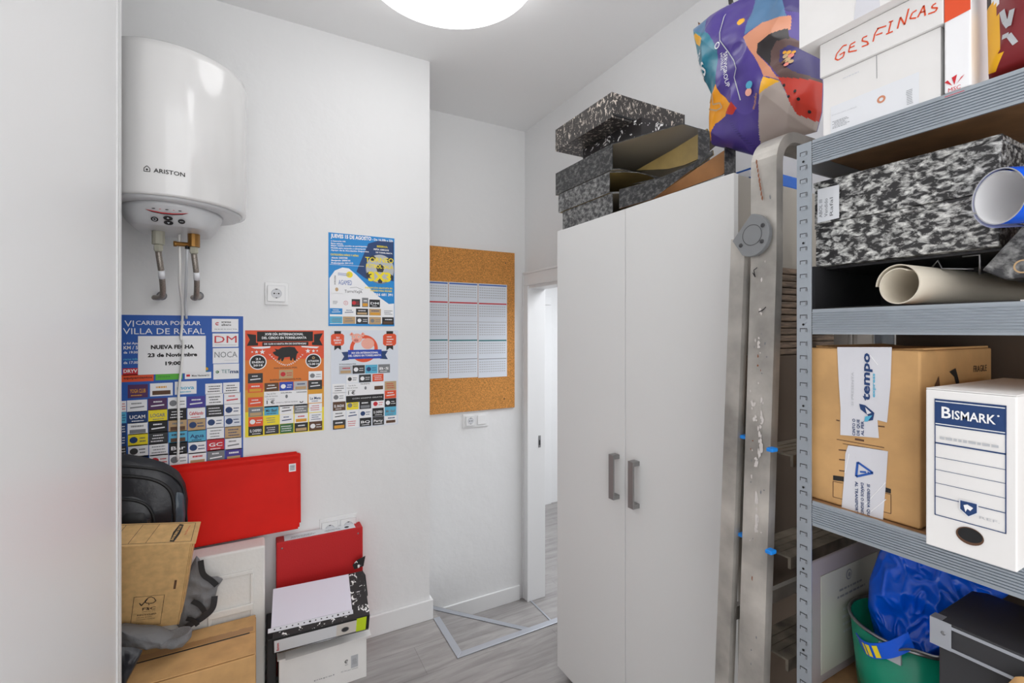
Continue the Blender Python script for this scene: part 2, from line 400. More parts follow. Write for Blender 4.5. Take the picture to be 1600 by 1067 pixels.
# hallway beyond the door
struct(MB().box((2.62, 4.13, LOW), (6.0, 4.25, ZC), 'wall').build('wall_hallway'))
struct(MB().box((1.0, 2.95, -.45), (1.3, 6.5, ZC), 'wall').build('wall_hallway_left'))
struct(MB().box((1.0, 6.0, -.45), (6.0, 6.1, ZC), 'wall').build('wall_hallway_end'))
struct(MB().box((5.4, .2, -.45), (5.5, 4.13, ZC), 'wall').build('wall_hallway_right'))
struct(MB().box((1.705, .2, -.45), (5.4, .3, ZC), 'wall').build('wall_hallway_near'))
struct(MB().box((1.76, .2, 2.3), (6.0, 6.1, 2.4), 'ceiling').build('ceiling_hallway'))
struct(MB().box((3.12, 4.25, LOW), (3.20, 6.0, ZC), 'wall').build('wall_hallway_room'))
struct(MB().box((3.105, 4.27, LOW), (3.119, 6.0, LOW+.1), 'baseboard').build('baseboard_hallway', bevel=.003))
d2 = MB().box((2.53, 4.115, LOW), (2.61, 4.27, 1.72), 'white_paint').box((2.611, 4.105, LOW), (2.70, 4.128, 1.719), 'white_paint').box((1.31, 4.105, 1.721), (2.70, 4.128, 1.80), 'white_paint').box((1.31, 4.13, 1.721), (2.615, 4.25, 2.29), 'wall')
d2 = struct(d2.build('door_2', bevel=.003))
MB().box((2.526, 4.17, .78), (2.5295, 4.19, .90), 'steel').build('strike_plate', d2)

# ================================================================== CEILING LAMP
t = thing('ceiling_lamp', 'large round white glowing disc lamp on the ceiling', 'lamp', (.588, 1.54, ZC))
MB().lathe((.588, 1.54, 0), [(.28, ZC-.001), (.295, ZC-.012), (.295, ZC-.02)], 'white_paint', 72).build('lamp_base', t)
MB().lathe((.588, 1.54, 0), [(.29, ZC-.0205), (.318, ZC-.024), (.32, ZC-.085), (.308, ZC-.102), (.28, ZC-.11), (.001, ZC-.114)], 'lamp_white', 72).build('diffuser', t)

# ================================================================== SLIDING WARDROBE (left)
XL = -.36
t = thing('sliding_wardrobe', 'tall glossy white sliding wardrobe at the left edge of the room', 'wardrobe', (XL, .6, 0))
MB().box((-1.19, -.45, 0), (XL-.052, 1.775, 2.55), 'wardrobe_door').build('carcass', t)
MB().box((XL-.03, -.44, .03), (XL-.001, 1.722, 2.54), 'gloss_panel').build('sliding_door', t, bevel=.001)
e = MB().box((XL-.032, 1.7225, .03), (XL+.002, 1.735, 2.54), 'white_paint').box((XL-.032, 1.735, .03), (XL-.004, 1.741, 2.54), 'mid_grey').box((XL-.032, 1.741, .03), (XL+.003, 1.760, 2.54), 'white_paint').box((XL-.05, 1.7605, .03), (XL-.002, 1.772, 2.54), 'light_grey')
e.build('edge_profile', t)

# ================================================================== WATER HEATER
HX, HY, HR = -.267, 2.03, .225
t = thing('water_heater', 'white cylindrical electric water heater hanging on the left wall', 'water heater', (HX, HY, 1.8))
bd = MB().lathe((HX, HY, 0), [(.19, 1.879), (.221, 1.876), (HR, 1.884), (HR, 2.335), (.222, 2.358), (.20, 2.372), (.12, 2.382), (.001, 2.385)], 'enamel', 96)
def wrapheater(u, v, l):
    a = -math.pi/2+u/HR; r = HR+.0006+l; return Vector((HX+r*math.cos(a), HY+r*math.sin(a), v))
c = Can(bd, (0, 0, 0), X, Z, -Y, wrap=wrapheater)
c.text('ARISTON', -.021, 1.943, .0135, 'print_black', w=.080, bold=.012)
hx, hv = -.038, 1.951
c.pline([(hx-.0075, hv-.007), (hx-.0075, hv+.003), (hx, hv+.0105), (hx+.0075, hv+.003), (hx+.0075, hv-.007), (hx-.0075, hv-.007)], .002, 'print_black')
c.circ(hx, hv-.001, .003, 'print_black', 2, 10)
bd.build('tank', t)
for z_ in (1.95, 2.2): MB().box((HX-.1, HY+.20, z_), (HX+.1, Y1-.001, z_+.05), 'white_paint').build('wall_bracket', t)
MB().lathe((HX, HY, 0), [(.213, 1.8785), (.205, 1.868), (.19, 1.866), (.001, 1.866)], 'heater_plastic', 72).build('bottom_cap', t)
def sup(rx, ry0, ry1, e, z, cx, cy, n=48):
    o = []
    for k in range(n):
        a = 2*math.pi*k/n; ca, sa = math.cos(a), math.sin(a); ry = ry1 if sa > 0 else ry0
        o.append(Vector((cx+rx*abs(ca)**(2/e)*(1 if ca >= 0 else -1), cy+ry*abs(sa)**(2/e)*(1 if sa >= 0 else -1), z)))
    return o
cp = MB().ring([sup(.150, .178, .15, 2, 1.8655, HX, HY), sup(.147, .172, .15, 2.1, 1.856, HX, HY), sup(.130, .142, .14, 3, 1.825, HX, HY), sup(.108, .118, .13, 5, 1.803, HX, HY), sup(.10, .11, .12, 5, 1.801, HX, HY)], 'heater_plastic')
cp = cp.build('control_panel', t)
dk = MB(); n_ = Vector((0, -.75, -.66)).normalized()
c = Can(dk, Vector((-.262, 1.874, 1.834))+n_*.006, X, Vector((0, -.66, .75)), n_)
c.poly([(-.058, .012), (-.04, .004), (-.015, 0), (.015, 0), (.04, .004), (.058, .012), (.04, .0085), (.015, .005), (-.015, .005), (-.04, .0085)], 'print_red', 1)
c.poly([(-.058, .011), (-.04, .003), (-.015, -.001), (.015, -.001), (.04, .003), (.058, .011), (.04, .006), (.015, .002), (-.015, .002), (-.04, .006)], 'black', 2)
for u in (-.035, 0, .035): c.circ(u, .017, .005, 'black', 2, 12, .0018)
for u in (-.018, .018): c.circ(u, .017, .003, 'print_red', 2, 12, .001)
for u, r in ((-.036, .010), (.036, .010)):
    c.circ(u, -.022, r, 'black', 2, 20, r*.9); 
c.circ(-.036, -.022, .0055, 'light_grey', 3, 16); c.circ(-.036, -.0215, .0035, 'black', 4, 16); c.rect(.031, -.0235, .041, -.0215, 'light_grey', 3)
c.circ(0, -.014, .013, 'black', 2, 20, .0085); c.circ(0, -.031, .013, 'black', 2, 20, .0085)
c.poly([(-.004, -.016), (.004, -.016), (0, -.010)], 'light_grey', 3); c.poly([(-.004, -.029), (.004, -.029), (0, -.035)], 'light_grey', 3)
dk.build('buttons', cp)
# hoses
def hose(x, wall, label, nutm):
    t = thing('flexible_hose', label, 'hose', (x, 2.05, 1.6))
    MB().lathe((x, 2.04, 0), [(.019, 1.8005), (.019, 1.755)], nutm, 12, smooth=False).build('union_nut', t)
    MB().lathe((x, 2.04, 0), [(.012, 1.7545), (.014, 1.75), (.014, 1.735), (.011, 1.73)], 'nut', 6, smooth=False).build('crimp_nut', t)
    p = spl([(x, 2.04, 1.7295), (x+.004, 2.045, 1.69), (x+.006, 2.07, 1.64), (x-.002, 2.13, 1.58), (wall[0]-.012, 2.19, wall[1]-.012), (wall[0], 2.225, wall[1]-.008), (wall[0], 2.246, wall[1])], 8)
    MB().tube(p, .0095, 'braid', 12).build('braided_tube', t)
    i = 12; MB().tube([p[i], p[i+2], p[i+4]], .0105, 'label_white', 12).build('paper_label', t)
    MB().lathe((wall[0], 2.2475, wall[1]), [(.012, 0), (.012, .010), (.017, .011), (.017, .0165)], 'steel', 20, ax=Y).build('wall_fitting', t)
    return t
hose(-.312, (-.335, 1.588), 'left braided water hose under the white heater, with pale union nut', 'nut')
t = hose(-.208, (-.214, 1.592), 'right braided water hose under the white heater, with brass safety valve', 'brass')
MB().lathe((-.208, 2.04, 1.762), [(.008, .0), (.008, .05), (.010, .052), (.010, .06)], 'brass', 14, ax=-X).lathe((-.228, 2.04, 1.762), [(.007, 0), (.007, .016)], 'black', 12, ax=-Z).build('relief_valve', t)
pw = [(-.254, 2.06, 1.80), (-.252, 2.06, 1.70), (-.257, 2.1, 1.62), (-.262, 2.20, 1.55), (-.268, 2.250, 1.48), (-.272, 2.251, 1.42), (-.264, 2.2445, 1.40), (-.270, 2.2445, 1.31), (-.279, 2.2445, 1.2), (-.279, 2.2445, 1.08), (-.281, 2.2445, .94)]
tag(MB().tube(spl(pw, 8), .0045, 'cable_white', 10).build('power_cable'), 'white power cable hanging from heater down over the blue race poster', 'cable')
tag(MB().tube(spl([(-.2275, 2.04, 1.744), (-.230, 2.05, 1.70), (-.241, 2.12, 1.62), (-.252, 2.20, 1.56), (-.254, 2.250, 1.50)], 8), .0045, 'clear_tube', 10).build('drain_tube'), 'short clear drain tube running from the brass valve to the wall', 'tube')

# ================================================================== WALL SOCKETS
def socket_face(t, cx, y, cz, s=.034):
    f = MB().box((cx-s, y-.010, cz-s), (cx+s, y, cz+s), 'socket')
    c = Can(f, (cx, y-.0101, cz), X, Z, -Y); c.frame(-s, -s, s, s, .0008, 'light_grey', 1)
    c.circ(0, 0, .0205, 'light_grey', 1); c.circ(0, -.001, .0188, 'faint_grey', 2); c.circ(-.0085, 0, .0032, 'black', 3, 14); c.circ(.0085, 0, .0032, 'black', 3, 14)
    c.rect(-.004, .0165, .004, .0205, 'dark_grey', 3); c.rect(-.003, -.0205, .003, -.0165, 'dark_grey', 3); c.circ(0, 0, .0018, 'mid_grey', 3, 10)
    return f.build('socket_insert', t)
t = thing('wall_socket', 'single white wall socket between the water heater and the football poster', 'socket', (.067, Y1, 1.61))
MB().box((.022, Y1-.0085, 1.563), (.112, Y1-.0003, 1.660), 'socket').build('cover_plate', t, bevel=.002); socket_face(t, .066, Y1-.0087, 1.611)
t = thing('wall_socket', 'double white wall socket just above the red binder', 'socket', (.322, Y1, .55))
MB().box((.240, Y1-.0085, .50), (.404, Y1-.0003, .60), 'socket').build('cover_plate', t, bevel=.002)
socket_face(t, .282, Y1-.0087, .552); socket_face(t, .362, Y1-.0087, .552)
t = thing('wall_socket', 'white socket and light switch below the cork board', 'socket', (1.29, Y2, .87))
a = at(733, 657, y=Y2)
MB().box((a.x-.045, Y2-.0085, a.z-.045), (a.x+.13, Y2-.0003, a.z+.045), 'socket').build('cover_plate', t, bevel=.002)
socket_face(t, a.x+.003, Y2-.0087, a.z, .03)
MB().box((a.x+.055, Y2-.014, a.z-.03), (a.x+.115, Y2-.0087, a.z+.03), 'white_paint').build('switch_rocker', t, bevel=.002)

# ================================================================== POSTERS ON THE BACK WALL
def poster(name, label, x0, z0, x1, z1, base, zoom, curl=0):
    mb = MB().box((x0, Y1-.0016, z0), (x1, Y1-.0004, z1), 'paper')
    c = Can(mb, (x0, Y1-.0017, z0), X, Z, -Y, zoom=zoom, eps=.0002)
    if base: c.rect(.0005, .0005, x1-x0-.0005, z1-z0-.0005, base, 0)
    return mb, c
# --- blue race poster
zb = (185, 480, 4.448)
x0, z0, x1, z1 = -.485, .905, -.058, 1.512
mb, c = poster('', '', x0, z0, x1, z1, 'blue', zb)
c.zt('VI', 42, 135, 108, 46, 'paper'); c.zt('CARRERA POPULAR', 122, 122, 572, 30, 'paper', bold=.008); c.zt('VILLA DE RAFAL', 32, 187, 600, 44, 'paper')
c.zt('a del Ayu', 36, 258, 136, 16, 'paper', bold=.02); c.zt('KM / 5', 36, 293, 136, 24, 'paper', bold=.02); c.zt('da 19:30', 36, 322, 134, 17, 'paper', bold=.02)
c.zt('reras infa', 36, 368, 134, 14, 'cyan', bold=.02); c.zt('da 17.00', 36, 394, 136, 18, 'paper', bold=.02)
c.zr(30, 425, 240, 468, 'print_red'); c.zt('DRYV', 36, 456, 132, 24, 'paper', bold=.03)
c.zr(20, 470, 245, 512, 'orange_red'); c.zt('equipamientos', 36, 500, 235, 16, 'black', bold=.02); c.zr(258, 455, 446, 500, 'green'); c.zt('mesa', 280, 488, 360, 12, 'darkgreen')
c.zr(462, 455, 645, 492, 'paper'); c.zt('Mesa Nacional S.l', 510, 482, 632, 13, 'dark_grey', bold=.02); c.zr(472, 468, 498, 482, 'print_red', 2)
c.circ(*c.q(605, 430), .011, 'teal', 1); c.circ(*c.q(612, 428), .006, 'gold', 2)
c.zr(650, 80, 834, 172, 'paper'); c.zt('arenas', 716, 108, 782, 14, 'black', bold=.02); c.zt('albero', 716, 128, 784, 14, 'black', bold=.02); c.zt('asesoria', 668, 155, 826, 9, 'mid_grey')
u, v = c.q(688, 115); c.ringc(u, v, .004, .0068, 'print_red', 2, .6, 5.6); c.line((u-.002, v-.006), (u+.002, v+.005), .0016, 'print_red', 3)
c.zr(654, 182, 834, 275, 'paper'); c.zt('DM', 668, 248, 822, 52, 'print_red', bold=0); c.zl((670, 262), (822, 262), .0012, 'mid_grey')
c.zr(656, 285, 836, 386, 'paper'); c.zt('NOCA', 668, 350, 826, 42, 'mid_grey'); c.zl((735, 368), (828, 366), .001, 'light_grey')
c.zr(660, 395, 838, 495, 'paper'); c.zt('TET', 716, 458, 778, 25, 'teal'); c.zt('ma', 776, 458, 836, 25, 'navy', bold=.03)
u, v = c.q(688, 450); c.ringc(u, v, .003, .0058, 'darkgreen', 2); c.circ(u+.001, v, .002, 'darkgreen', 2)
advert(c, (65, 540), (205, 625), 'purple', 1, 'gold', 'YOGA CLUB'); advert(c, (220, 530), (378, 612), 'paper', 2, 'gold', None, 2); advert(c, (392, 518), (543, 600), 'paper', 3, 'cyan', 'mova')
grid = [['paper', 'navy', 'paper', 'yellow', 'paper', 'navy'], ['purple', 'yellow', 'black', 'dark_grey', 'paper', 'paper'], ['paper', 'black', 'tan', 'cyan', 'black', 'paper'], ['violet', 'paper', 'tan', 'cyan', 'paper', 'paper'], ['paper', 'dark_grey', 'paper', 'paper', 'print_red', 'mid_grey'], ['paper', 'paper', 'paper_blueish', 'tan', 'paper', 'violet']]
words = {(0, 1): 'UCAM', (1, 1): 'LOGAR', (3, 1): 'CafeNando', (4, 0): '', (2, 4): 'Bar', (4, 4): 'GC', (3, 3): 'Agua'}
xs = [(60, 204), (206, 342), (344, 476), (478, 606), (608, 732), (734, 852)]; ys0 = [648, 636, 628, 622, 604, 596]; dy = 78.5
for i in range(6):
    for j in range(7):
        y = ys0[i]+j*dy; mcol = grid[i][j] if j < 6 else random.choice(['paper', 'paper', 'dark_grey'])
        yb = y+dy-5
        advert(c, (xs[i][0]+2*(j), y), (xs[i][1]+2*j-4, yb), mcol, 100+i*10+j, None, words.get((i, j)) or None)
for j in range(7): advert(c, (20, 652+j*dy), (55, 652+(j+1)*dy-5), ['paper', 'cyan', 'navy', 'navy', 'dark_grey', 'paper', 'paper'][j], 300+j, kind=0)
advert(c, (604, 532), (722, 600), 'paper', 400, 'dark_grey', None, 0); advert(c, (728, 525), (842, 594), 'paper', 401, 'black', None, 0)
tag(mb.build('race_poster'), 'large blue popular race poster with a grid of small adverts', 'poster', 'posters taped to the back wall')
# pasted notice
mb = MB(); a, b = at(185+138/4.448, 480+470/4.448, y=Y1), at(185+608/4.448, 480+198/4.448, y=Y1)
mb.box((a.x, Y1-.0042, a.z), (b.x, Y1-.0036, b.z), 'paper')
c = Can(mb, (a.x, Y1-.0043, a.z), X, Z, -Y, zoom=zb, eps=.0002)
c.zt('NUEVA FECHA', 226, 290, 526, 27, 'print_black', bold=.045); c.zt('23 de Noviembre', 204, 346, 548, 26, 'print_black', bold=.045); c.zt('19:00', 326, 402, 436, 25, 'print_black', bold=.045)
tag(mb.build('paper_notice'), 'white printed date change notice pasted on the blue race poster', 'notice')
# --- orange pig poster
zo = (375, 500, 5.335)
mb, c = poster('', '', -.052, 1.0, .259, 1.453, 'orange_red', zo)
Wp, Hp = .311, .453
c.rect(.0005, .0005, Wp-.0005, Hp*.235, 'yellow', 1); c.rect(.0005, Hp*.235, Wp-.0005, Hp*.44, 'gold', 1)
mat('orange_mid', (226, 124, 40), .5); c.rect(.0005, Hp*.44, Wp-.0005, Hp*.72, 'orange_mid', 1)
c.zp([(57, 115), (150, 125), (150, 212), (57, 215), (82, 165)], 'print_black', 2); c.zp([(690, 110), (600, 120), (600, 208), (690, 212), (664, 162)], 'print_black', 2)
c.zr(134, 90, 616, 184, 'orange_red', 3); c.zr(142, 96, 608, 176, 'print_black', 4); c.zr(186, 184, 570, 212, 'print_black', 4)
c.zt('XVIII DÍA INTERNACIONAL', 206, 127, 528, 20, 'paper', l=6, bold=.03); c.zt('DEL CERDO EN TORRELAMATA', 182, 158, 554, 20, 'paper', l=6, bold=.03); c.zt('DE 12.00 H HASTA FIN DE EXISTENCIAS', 202, 206, 552, 14, 'paper', l=6, bold=.03)
c.zp([(90, 225), (255, 218), (250, 232), (180, 240), (120, 238)], 'paper', 2); c.zp([(510, 215), (660, 222), (640, 236), (580, 232), (515, 226)], 'paper', 2)
c.zp([(278, 280), (272, 268), (300, 258), (288, 238), (318, 246), (350, 228), (410, 222), (455, 226), (476, 258), (488, 268), (476, 280), (470, 300), (466, 335), (448, 338), (440, 312), (432, 338), (418, 336), (416, 306), (370, 312), (358, 342), (344, 342), (342, 318), (328, 340), (312, 330), (322, 306), (296, 296)], 'print_black', 3)
def star(c, zx, zy, r, m, l=3):
    u, v = c.q(zx, zy); c.poly([(u+(r if k % 2 == 0 else r*.42)*math.sin(math.pi*k/5), v+(r if k % 2 == 0 else r*.42)*math.cos(math.pi*k/5)) for k in range(10)], m, l)
for sx, sy, r in ((102, 266, .005), (138, 266, .008), (186, 266, .0115), (566, 258, .0115), (612, 258, .008), (643, 256, .005)): star(c, sx, sy, r, 'paper')
for k in range(9):
    a = k/8
    for sx, ex in ((245+a*125, 1), (525-a*125, -1)):
        sy = 290+85*math.sin(a*1.45); u, v = c.q(sx, sy); c.poly([(u-.004*ex, v+.006), (u+.001, v), (u+.006*ex, v+.004), (u+.002*ex, v-.004)], 'paper', 3)
for sx, L in ((150, ['21', 'ENERO', '2018']), (612, ['', 'ACTUACION', '13.00 H'])):
    u, v = c.q(sx, 350 if sx < 300 else 340); c.circ(u, v, .0325, 'paper', 2, 36); c.circ(u, v, .0285, 'print_black', 3, 36)
    for k, s_ in enumerate(L):
        if s_: c.text(s_, u, v+.009-.0135*k, .0085, 'paper', w=min(.045, .009*len(s_)), l=5, bold=.03, al='c')
    if sx > 300: c.ringc(u, v+.014, .003, .006, 'tan', 5)
c.zt('PAN DONADO POR:', 284, 408, 478, 14, 'brown', bold=.02); c.zt('BARRILES DONADOS POR:', 250, 508, 512, 15, 'brown', bold=.02)
cells = [((66, 446, 190, 522), 'dark_grey'), ((66, 532, 190, 600), 'orange_red'), ((326, 416, 442, 484), 'tan'), ((572, 428, 684, 496), 'paper'), ((204, 526, 322, 590), 'brown'), ((328, 518, 444, 584), 'royal'), ((450, 512, 562, 580), 'light_grey'), ((568, 504, 684, 574), 'dark_grey'),
         ((66, 648, 190, 716), 'orange_red'), ((572, 618, 684, 684), 'paper'), ((70, 730, 192, 800), 'mid_grey'), ((202, 720, 322, 788), 'cyan'), ((330, 712, 444, 780), 'paper'), ((450, 704, 566, 772), 'mid_grey'), ((574, 698, 684, 762), 'paper'), ((70, 812, 192, 880), 'orange_red'), ((204, 798, 324, 866), 'yellow'), ((332, 790, 446, 856), 'paper'), ((454, 782, 566, 850), 'paper'), ((576, 776, 684, 840), 'paper'),
         ((70, 890, 192, 956), 'black'), ((204, 880, 324, 944), 'dark_grey'), ((332, 868, 446, 936), 'darkgreen'), ((454, 860, 566, 924), 'black'), ((576, 848, 686, 914), 'brown')]
wd = {16: None, 11: 'Mir Basf', 20: 'EL CHISPERO', 9: 'La Mata'}
for k, (r, m) in enumerate(cells): advert(c, r[:2], r[2:], m, 500+k, None, wd.get(k))
c.zr(200, 598, 562, 706, 'paper', 2); c.zt('1 €', 222, 700, 288, 30, 'print_black', l=4, bold=.02); c.zt('COLABORA', 340, 612, 432, 10, 'print_black', l=4, bold=.02); c.zt('ORGANIZA', 470, 606, 556, 10, 'print_black', l=4, bold=.02)
c.zt('Tapa del Dia', 220, 622, 298, 11, 'dark_grey', l=4); c.zt('Caña de Cerveza', 206, 643, 314, 11, 'dark_grey', l=4); c.zt('Con pincho', 222, 664, 290, 11, 'dark_grey', l=4)
u, v = c.q(388, 636); c.circ(u, v, .005, 'mid_grey', 4, 14, .008); u, v = c.q(512, 676); c.ringc(u, v, .004, .0075, 'print_black', 4, math.pi, 2*math.pi, 12)
c.zt('compra y disfruta de fiesta', 300, 692, 480, 9, 'print_black', l=4)
tag(mb.build('pig_day_poster'), 'orange and yellow pig day poster with a black pig silhouette', 'poster', 'posters taped to the back wall')
# --- white pig poster
mb, c = poster('', '', .288, .995, .597, 1.454, 'paper_blueish', zo)
for x_, L in ((814, ['21', 'ENERO', '2019']), (1248, ['', '', ''])):
    c.zp([(x_-28, 92), (x_+28, 92), (x_+28, 125), (x_-28, 125)], 'print_black'); c.zp([(x_-28, 210), (x_+28, 208), (x_+28, 250), (x_, 232), (x_-28, 254)], 'print_black')
    c.zp([(x_-56, 130), (x_-40, 116), (x_+40, 114), (x_+54, 128), (x_+54, 196), (x_+40, 212), (x_-40, 214), (x_-56, 200)], 'orange_red', 2)
    u, v = c.q(x_, 160)
    for k, s_ in enumerate(L):
        if s_: c.text(s_, u, v+.004-.012*k, .0075, 'paper', w=.0085*len(s_)*.8, l=4, bold=.03, al='c')
    if not L[0]: c.scribble(u-.018, v-.03, u+.018, v+.018, 'paper', 4, 4, seed=3)
u, v = c.q(1034, 238); c.ringc(u, v, .048, .064, 'orange_red', 1, n=40)
# plain cartoon pig: body, head, ears, snout, eyes
u, v = c.q(1065, 196); c.circ(u, v, .030, 'pink', 3, 28, .026)
u, v = c.q(975, 152); c.circ(u, v, .024, 'pink', 5, 28, .022)
for ex in (930, 1022): c.zp([(ex-18, 122), (ex, 100), (ex+20, 118), (ex+4, 140)], 'pink', 5); c.zp([(ex-8, 122), (ex, 110), (ex+8, 120)], 'orange_red', 6)
u, v = c.q(968, 170); mat('pig_snout', (226, 132, 118), .5); c.circ(u, v, .012, 'pig_snout', 6, 20, .008); c.circ(u-.004, v, .002, 'brown', 7, 8); c.circ(u+.004, v, .002, 'brown', 7, 8)
for ex in (950, 990): u, v = c.q(ex, 140); c.circ(u, v, .004, 'paper', 6, 12); c.circ(u, v, .0022, 'black', 7, 10)
c.zp([(846, 268), (910, 262), (910, 330), (846, 340), (868, 304)], 'navy', 4); c.zp([(1232, 256), (1168, 258), (1168, 322), (1232, 326), (1212, 290)], 'navy', 4)
c.zr(900, 250, 1180, 318, 'royal', 7); c.zt('XIX DÍA INTERNACIONAL', 926, 282, 1152, 16, 'paper', l=9, bold=.03); c.zt('DEL CERDO EN TORRELAMATA', 902, 306, 1176, 16, 'paper', l=9, bold=.03)
c.zt('PATROCINADO POR:', 828, 374, 968, 9, 'dark_grey', bold=.02)
cells = [((826, 382, 934, 448), 'light_grey'), ((938, 378, 1040, 444), 'dark_grey'), ((1044, 374, 1146, 442), 'cyan'), ((1152, 370, 1250, 438), 'mid_grey'), ((888, 462, 984, 520), 'paper'), ((992, 456, 1092, 516), 'dark_grey'), ((1104, 450, 1196, 508), 'orange_red'), ((770, 534, 878, 604), 'paper'), ((770, 608, 878, 676), 'paper'),
         ((1206, 512, 1302, 580), 'tan'), ((1206, 588, 1302, 648), 'orange_red'), ((774, 684, 880, 750), 'brown'), ((888, 676, 988, 742), 'yellow'), ((996, 670, 1092, 736), 'black'), ((1102, 664, 1198, 728), 'paper'), ((1206, 656, 1302, 718), 'black'), ((774, 760, 880, 826), 'paper'), ((888, 752, 988, 820), 'paper'), ((996, 744, 1094, 810), 'paper'), ((1104, 736, 1198, 798), 'black'), ((1206, 726, 1302, 792), 'cyan'), ((774, 836, 880, 904), 'dark_grey'), ((888, 828, 988, 892), 'paper'), ((998, 818, 1094, 880), 'black'), ((1104, 808, 1200, 870), 'dark_grey'), ((1208, 798, 1304, 858), 'paper')]
wd = {3: 'B·S', 24: 'Party', 23: 'BQ', 19: 'EL CHISPERO', 20: 'Mir Basf', 11: 'EL BAZAR'}
for k, (r, m) in enumerate(cells): advert(c, r[:2], r[2:], m, 600+k, None, wd.get(k))
c.zr(884, 530, 1198, 668, 'paper', 2); c.zr(884, 634, 1198, 668, 'print_black', 3); c.zt('1 €', 902, 622, 958, 30, 'print_black', l=4, bold=.02); c.zt('TICKETS', 1002, 538, 1080, 9, 'print_black', l=4, bold=.02); c.zt('CON CHAPÓ GRATIS', 936, 660, 1186, 10, 'paper', l=5)
c.zt('Tapa del Dia', 902, 552, 966, 10, 'dark_grey', l=4); c.zt('Caña de Cerveza', 890, 572, 980, 10, 'dark_grey', l=4); c.zt('Con pincho', 902, 592, 962, 10, 'dark_grey', l=4)
u, v = c.q(1046, 566); c.circ(u, v, .005, 'mid_grey', 4, 14, .008); c.zr(1120, 550, 1192, 576, 'brown', 4)
tag(mb.build('pig_day_poster'), 'white pig day poster with a pink pig above a blue ribbon', 'poster', 'posters taped to the back wall')
# --- football poster
za = (400, 340, 5.929)
mb, c = poster('', '', .277, 1.472, .579, 1.900, 'sky', za)
c.zp([(1040, 240), (1130, 215), (1275, 222), (1275, 640), (1180, 640), (1010, 560), (930, 500)], 'navy', 1)
c.zp([(680, 560), (730, 490), (800, 462), (860, 470), (930, 530), (1010, 610), (1120, 720), (1230, 800), (1278, 796), (1278, 980), (684, 985)], 'paper', 2)
c.zp([(1030, 600), (1130, 560), (1275, 590), (1275, 796), (1230, 796), (1130, 715)], 'sky', 3)
c.zt('JUEVES 15 DE AGOSTO', 692, 182, 1068, 34, 'paper', y1=212, l=4, bold=.045); c.zt('- De 16.30h a 22h', 1076, 210, 1268, 20, 'paper', y1=226, l=4, bold=.03)
for k, (s_, e) in enumerate((('2 Categorias más', 830), ('Bases tablado', 806), ('Mejor vestida sección en participantes', 1030), ('Medalla para campeón y subcampeón', 1016), ('Apoyo de la Asociación Deportiva', 1045))): c.zt(s_, 694, 222+k*21, e, 13, 'paper', y1=226+k*24, l=4, bold=.03)
c.zt('CATEGORÍAS NIÑOS Y NIÑAS', 690, 348, 950, 17, 'yellow', y1=362, l=4, bold=.03)
for k, s_ in enumerate(('Alevín 2007/08', 'Benjamin 2009/10', 'Prebenjamín 2011/12')): c.zt(s_, 698, 378+k*24, 848+k*26, 15, 'paper', y1=382+k*24, l=4, bold=.03)
c.zl((684, 432), (1000, 452), .0014, 'paper', 4)
u, v = c.q(1150, 478); c.circ(u, v, .068, 'mid_grey', 4, 40, .070); c.circ(u, v+.002, .065, 'light_grey', 5, 40, .067)
for du, dv, r in ((0, .004, .022), (-.052, -.03, .016), (.05, -.035, .014), (-.035, .05, .015), (.045, .045, .015), (.0, -.055, .014)):
    c.poly([(u+du+r*math.cos(a), v+dv+r*math.sin(a)) for a in [.3+2*math.pi*k/5 for k in range(5)]], 'dark_grey', 6)
c.zt('RESERVA:', 1120, 274, 1220, 17, 'yellow', l=7, bold=.03); c.zt('PEÑA AMIGOS', 1090, 300, 1230, 15, 'paper', l=7, bold=.03); c.zt('DE TORRELAMATA', 1110, 328, 1262, 13, 'paper', l=7, bold=.03)
c.zt('TORNEO', 1012, 408, 1274, 46, 'yellow', y1=422, l=8, bold=.02); c.zt('FÚTBOL SALA', 1020, 462, 1270, 34, 'yellow', y1=478, l=8, bold=.03); c.zt('3X3', 1040, 582, 1250, 84, 'yellow', l=8, bold=.05)
c.zt('INSCRIPCIÓN GRATUITA EN', 1010, 655, 1262, 15, 'yellow', y1=664, l=7, bold=.03); c.zt('PUEDES PARA RECIBIR', 1060, 682, 1262, 15, 'yellow', y1=690, l=7, bold=.03); c.zt('966 681 391', 1100, 722, 1266, 24, 'paper', y1=728, l=7, bold=.03)
u, v = c.q(866, 528); c.circ(u, v, .0145, 'yellow', 4, 24)
for k in range(3): c.zl((758, 512+k*9), (866, 522+k*10), .0014, 'blue', 5)
c.zt('AGAMED', 764, 620, 888, 46, 'blue', l=4); u, v = c.q(738, 620); c.text('PATROCINA', u, v, .006, 'dark_grey', w=.042, l=4, bold=.02, rot=math.pi/2)
c.zt('TorreVieJA', 820, 694, 984, 28, 'dark_grey', l=4); u, v = c.q(748, 665); c.circ(u, v, .007, 'tan', 4, 12, .009); c.zl((694, 700), (804, 704), .001, 'mid_grey'); c.pline([c.q(870, 650), c.q(930, 645), c.q(990, 670)], .0014, 'mid_grey', 4)
u, v = c.q(832, 790); c.ringc(u, v, .0085, .0098, 'print_red', 4); c.scribble(u-.006, v-.005, u+.006, v+.006, 'print_red', 3, 4, seed=5); u, v = c.q(732, 785); c.scribble(u-.012, v-.008, u+.012, v+.008, 'dark_grey', 3, 4, seed=6)
advert(c, (886, 754), (964, 826), 'dark_grey', 700, 'print_red', None, 1, 3); advert(c, (982, 742), (1040, 830), 'mid_grey', 701, None, None, 2, 3); advert(c, (1050, 758), (1148, 832), 'black', 702, 'paper', 'DM', None, 3)
for k, m in enumerate(['sky', 'paper', 'black', 'tan', 'paper']): advert(c, (684+121*k, 838+2*k), (800+119*k, 896+4*k), m, 710+k, None, None, None, 3)
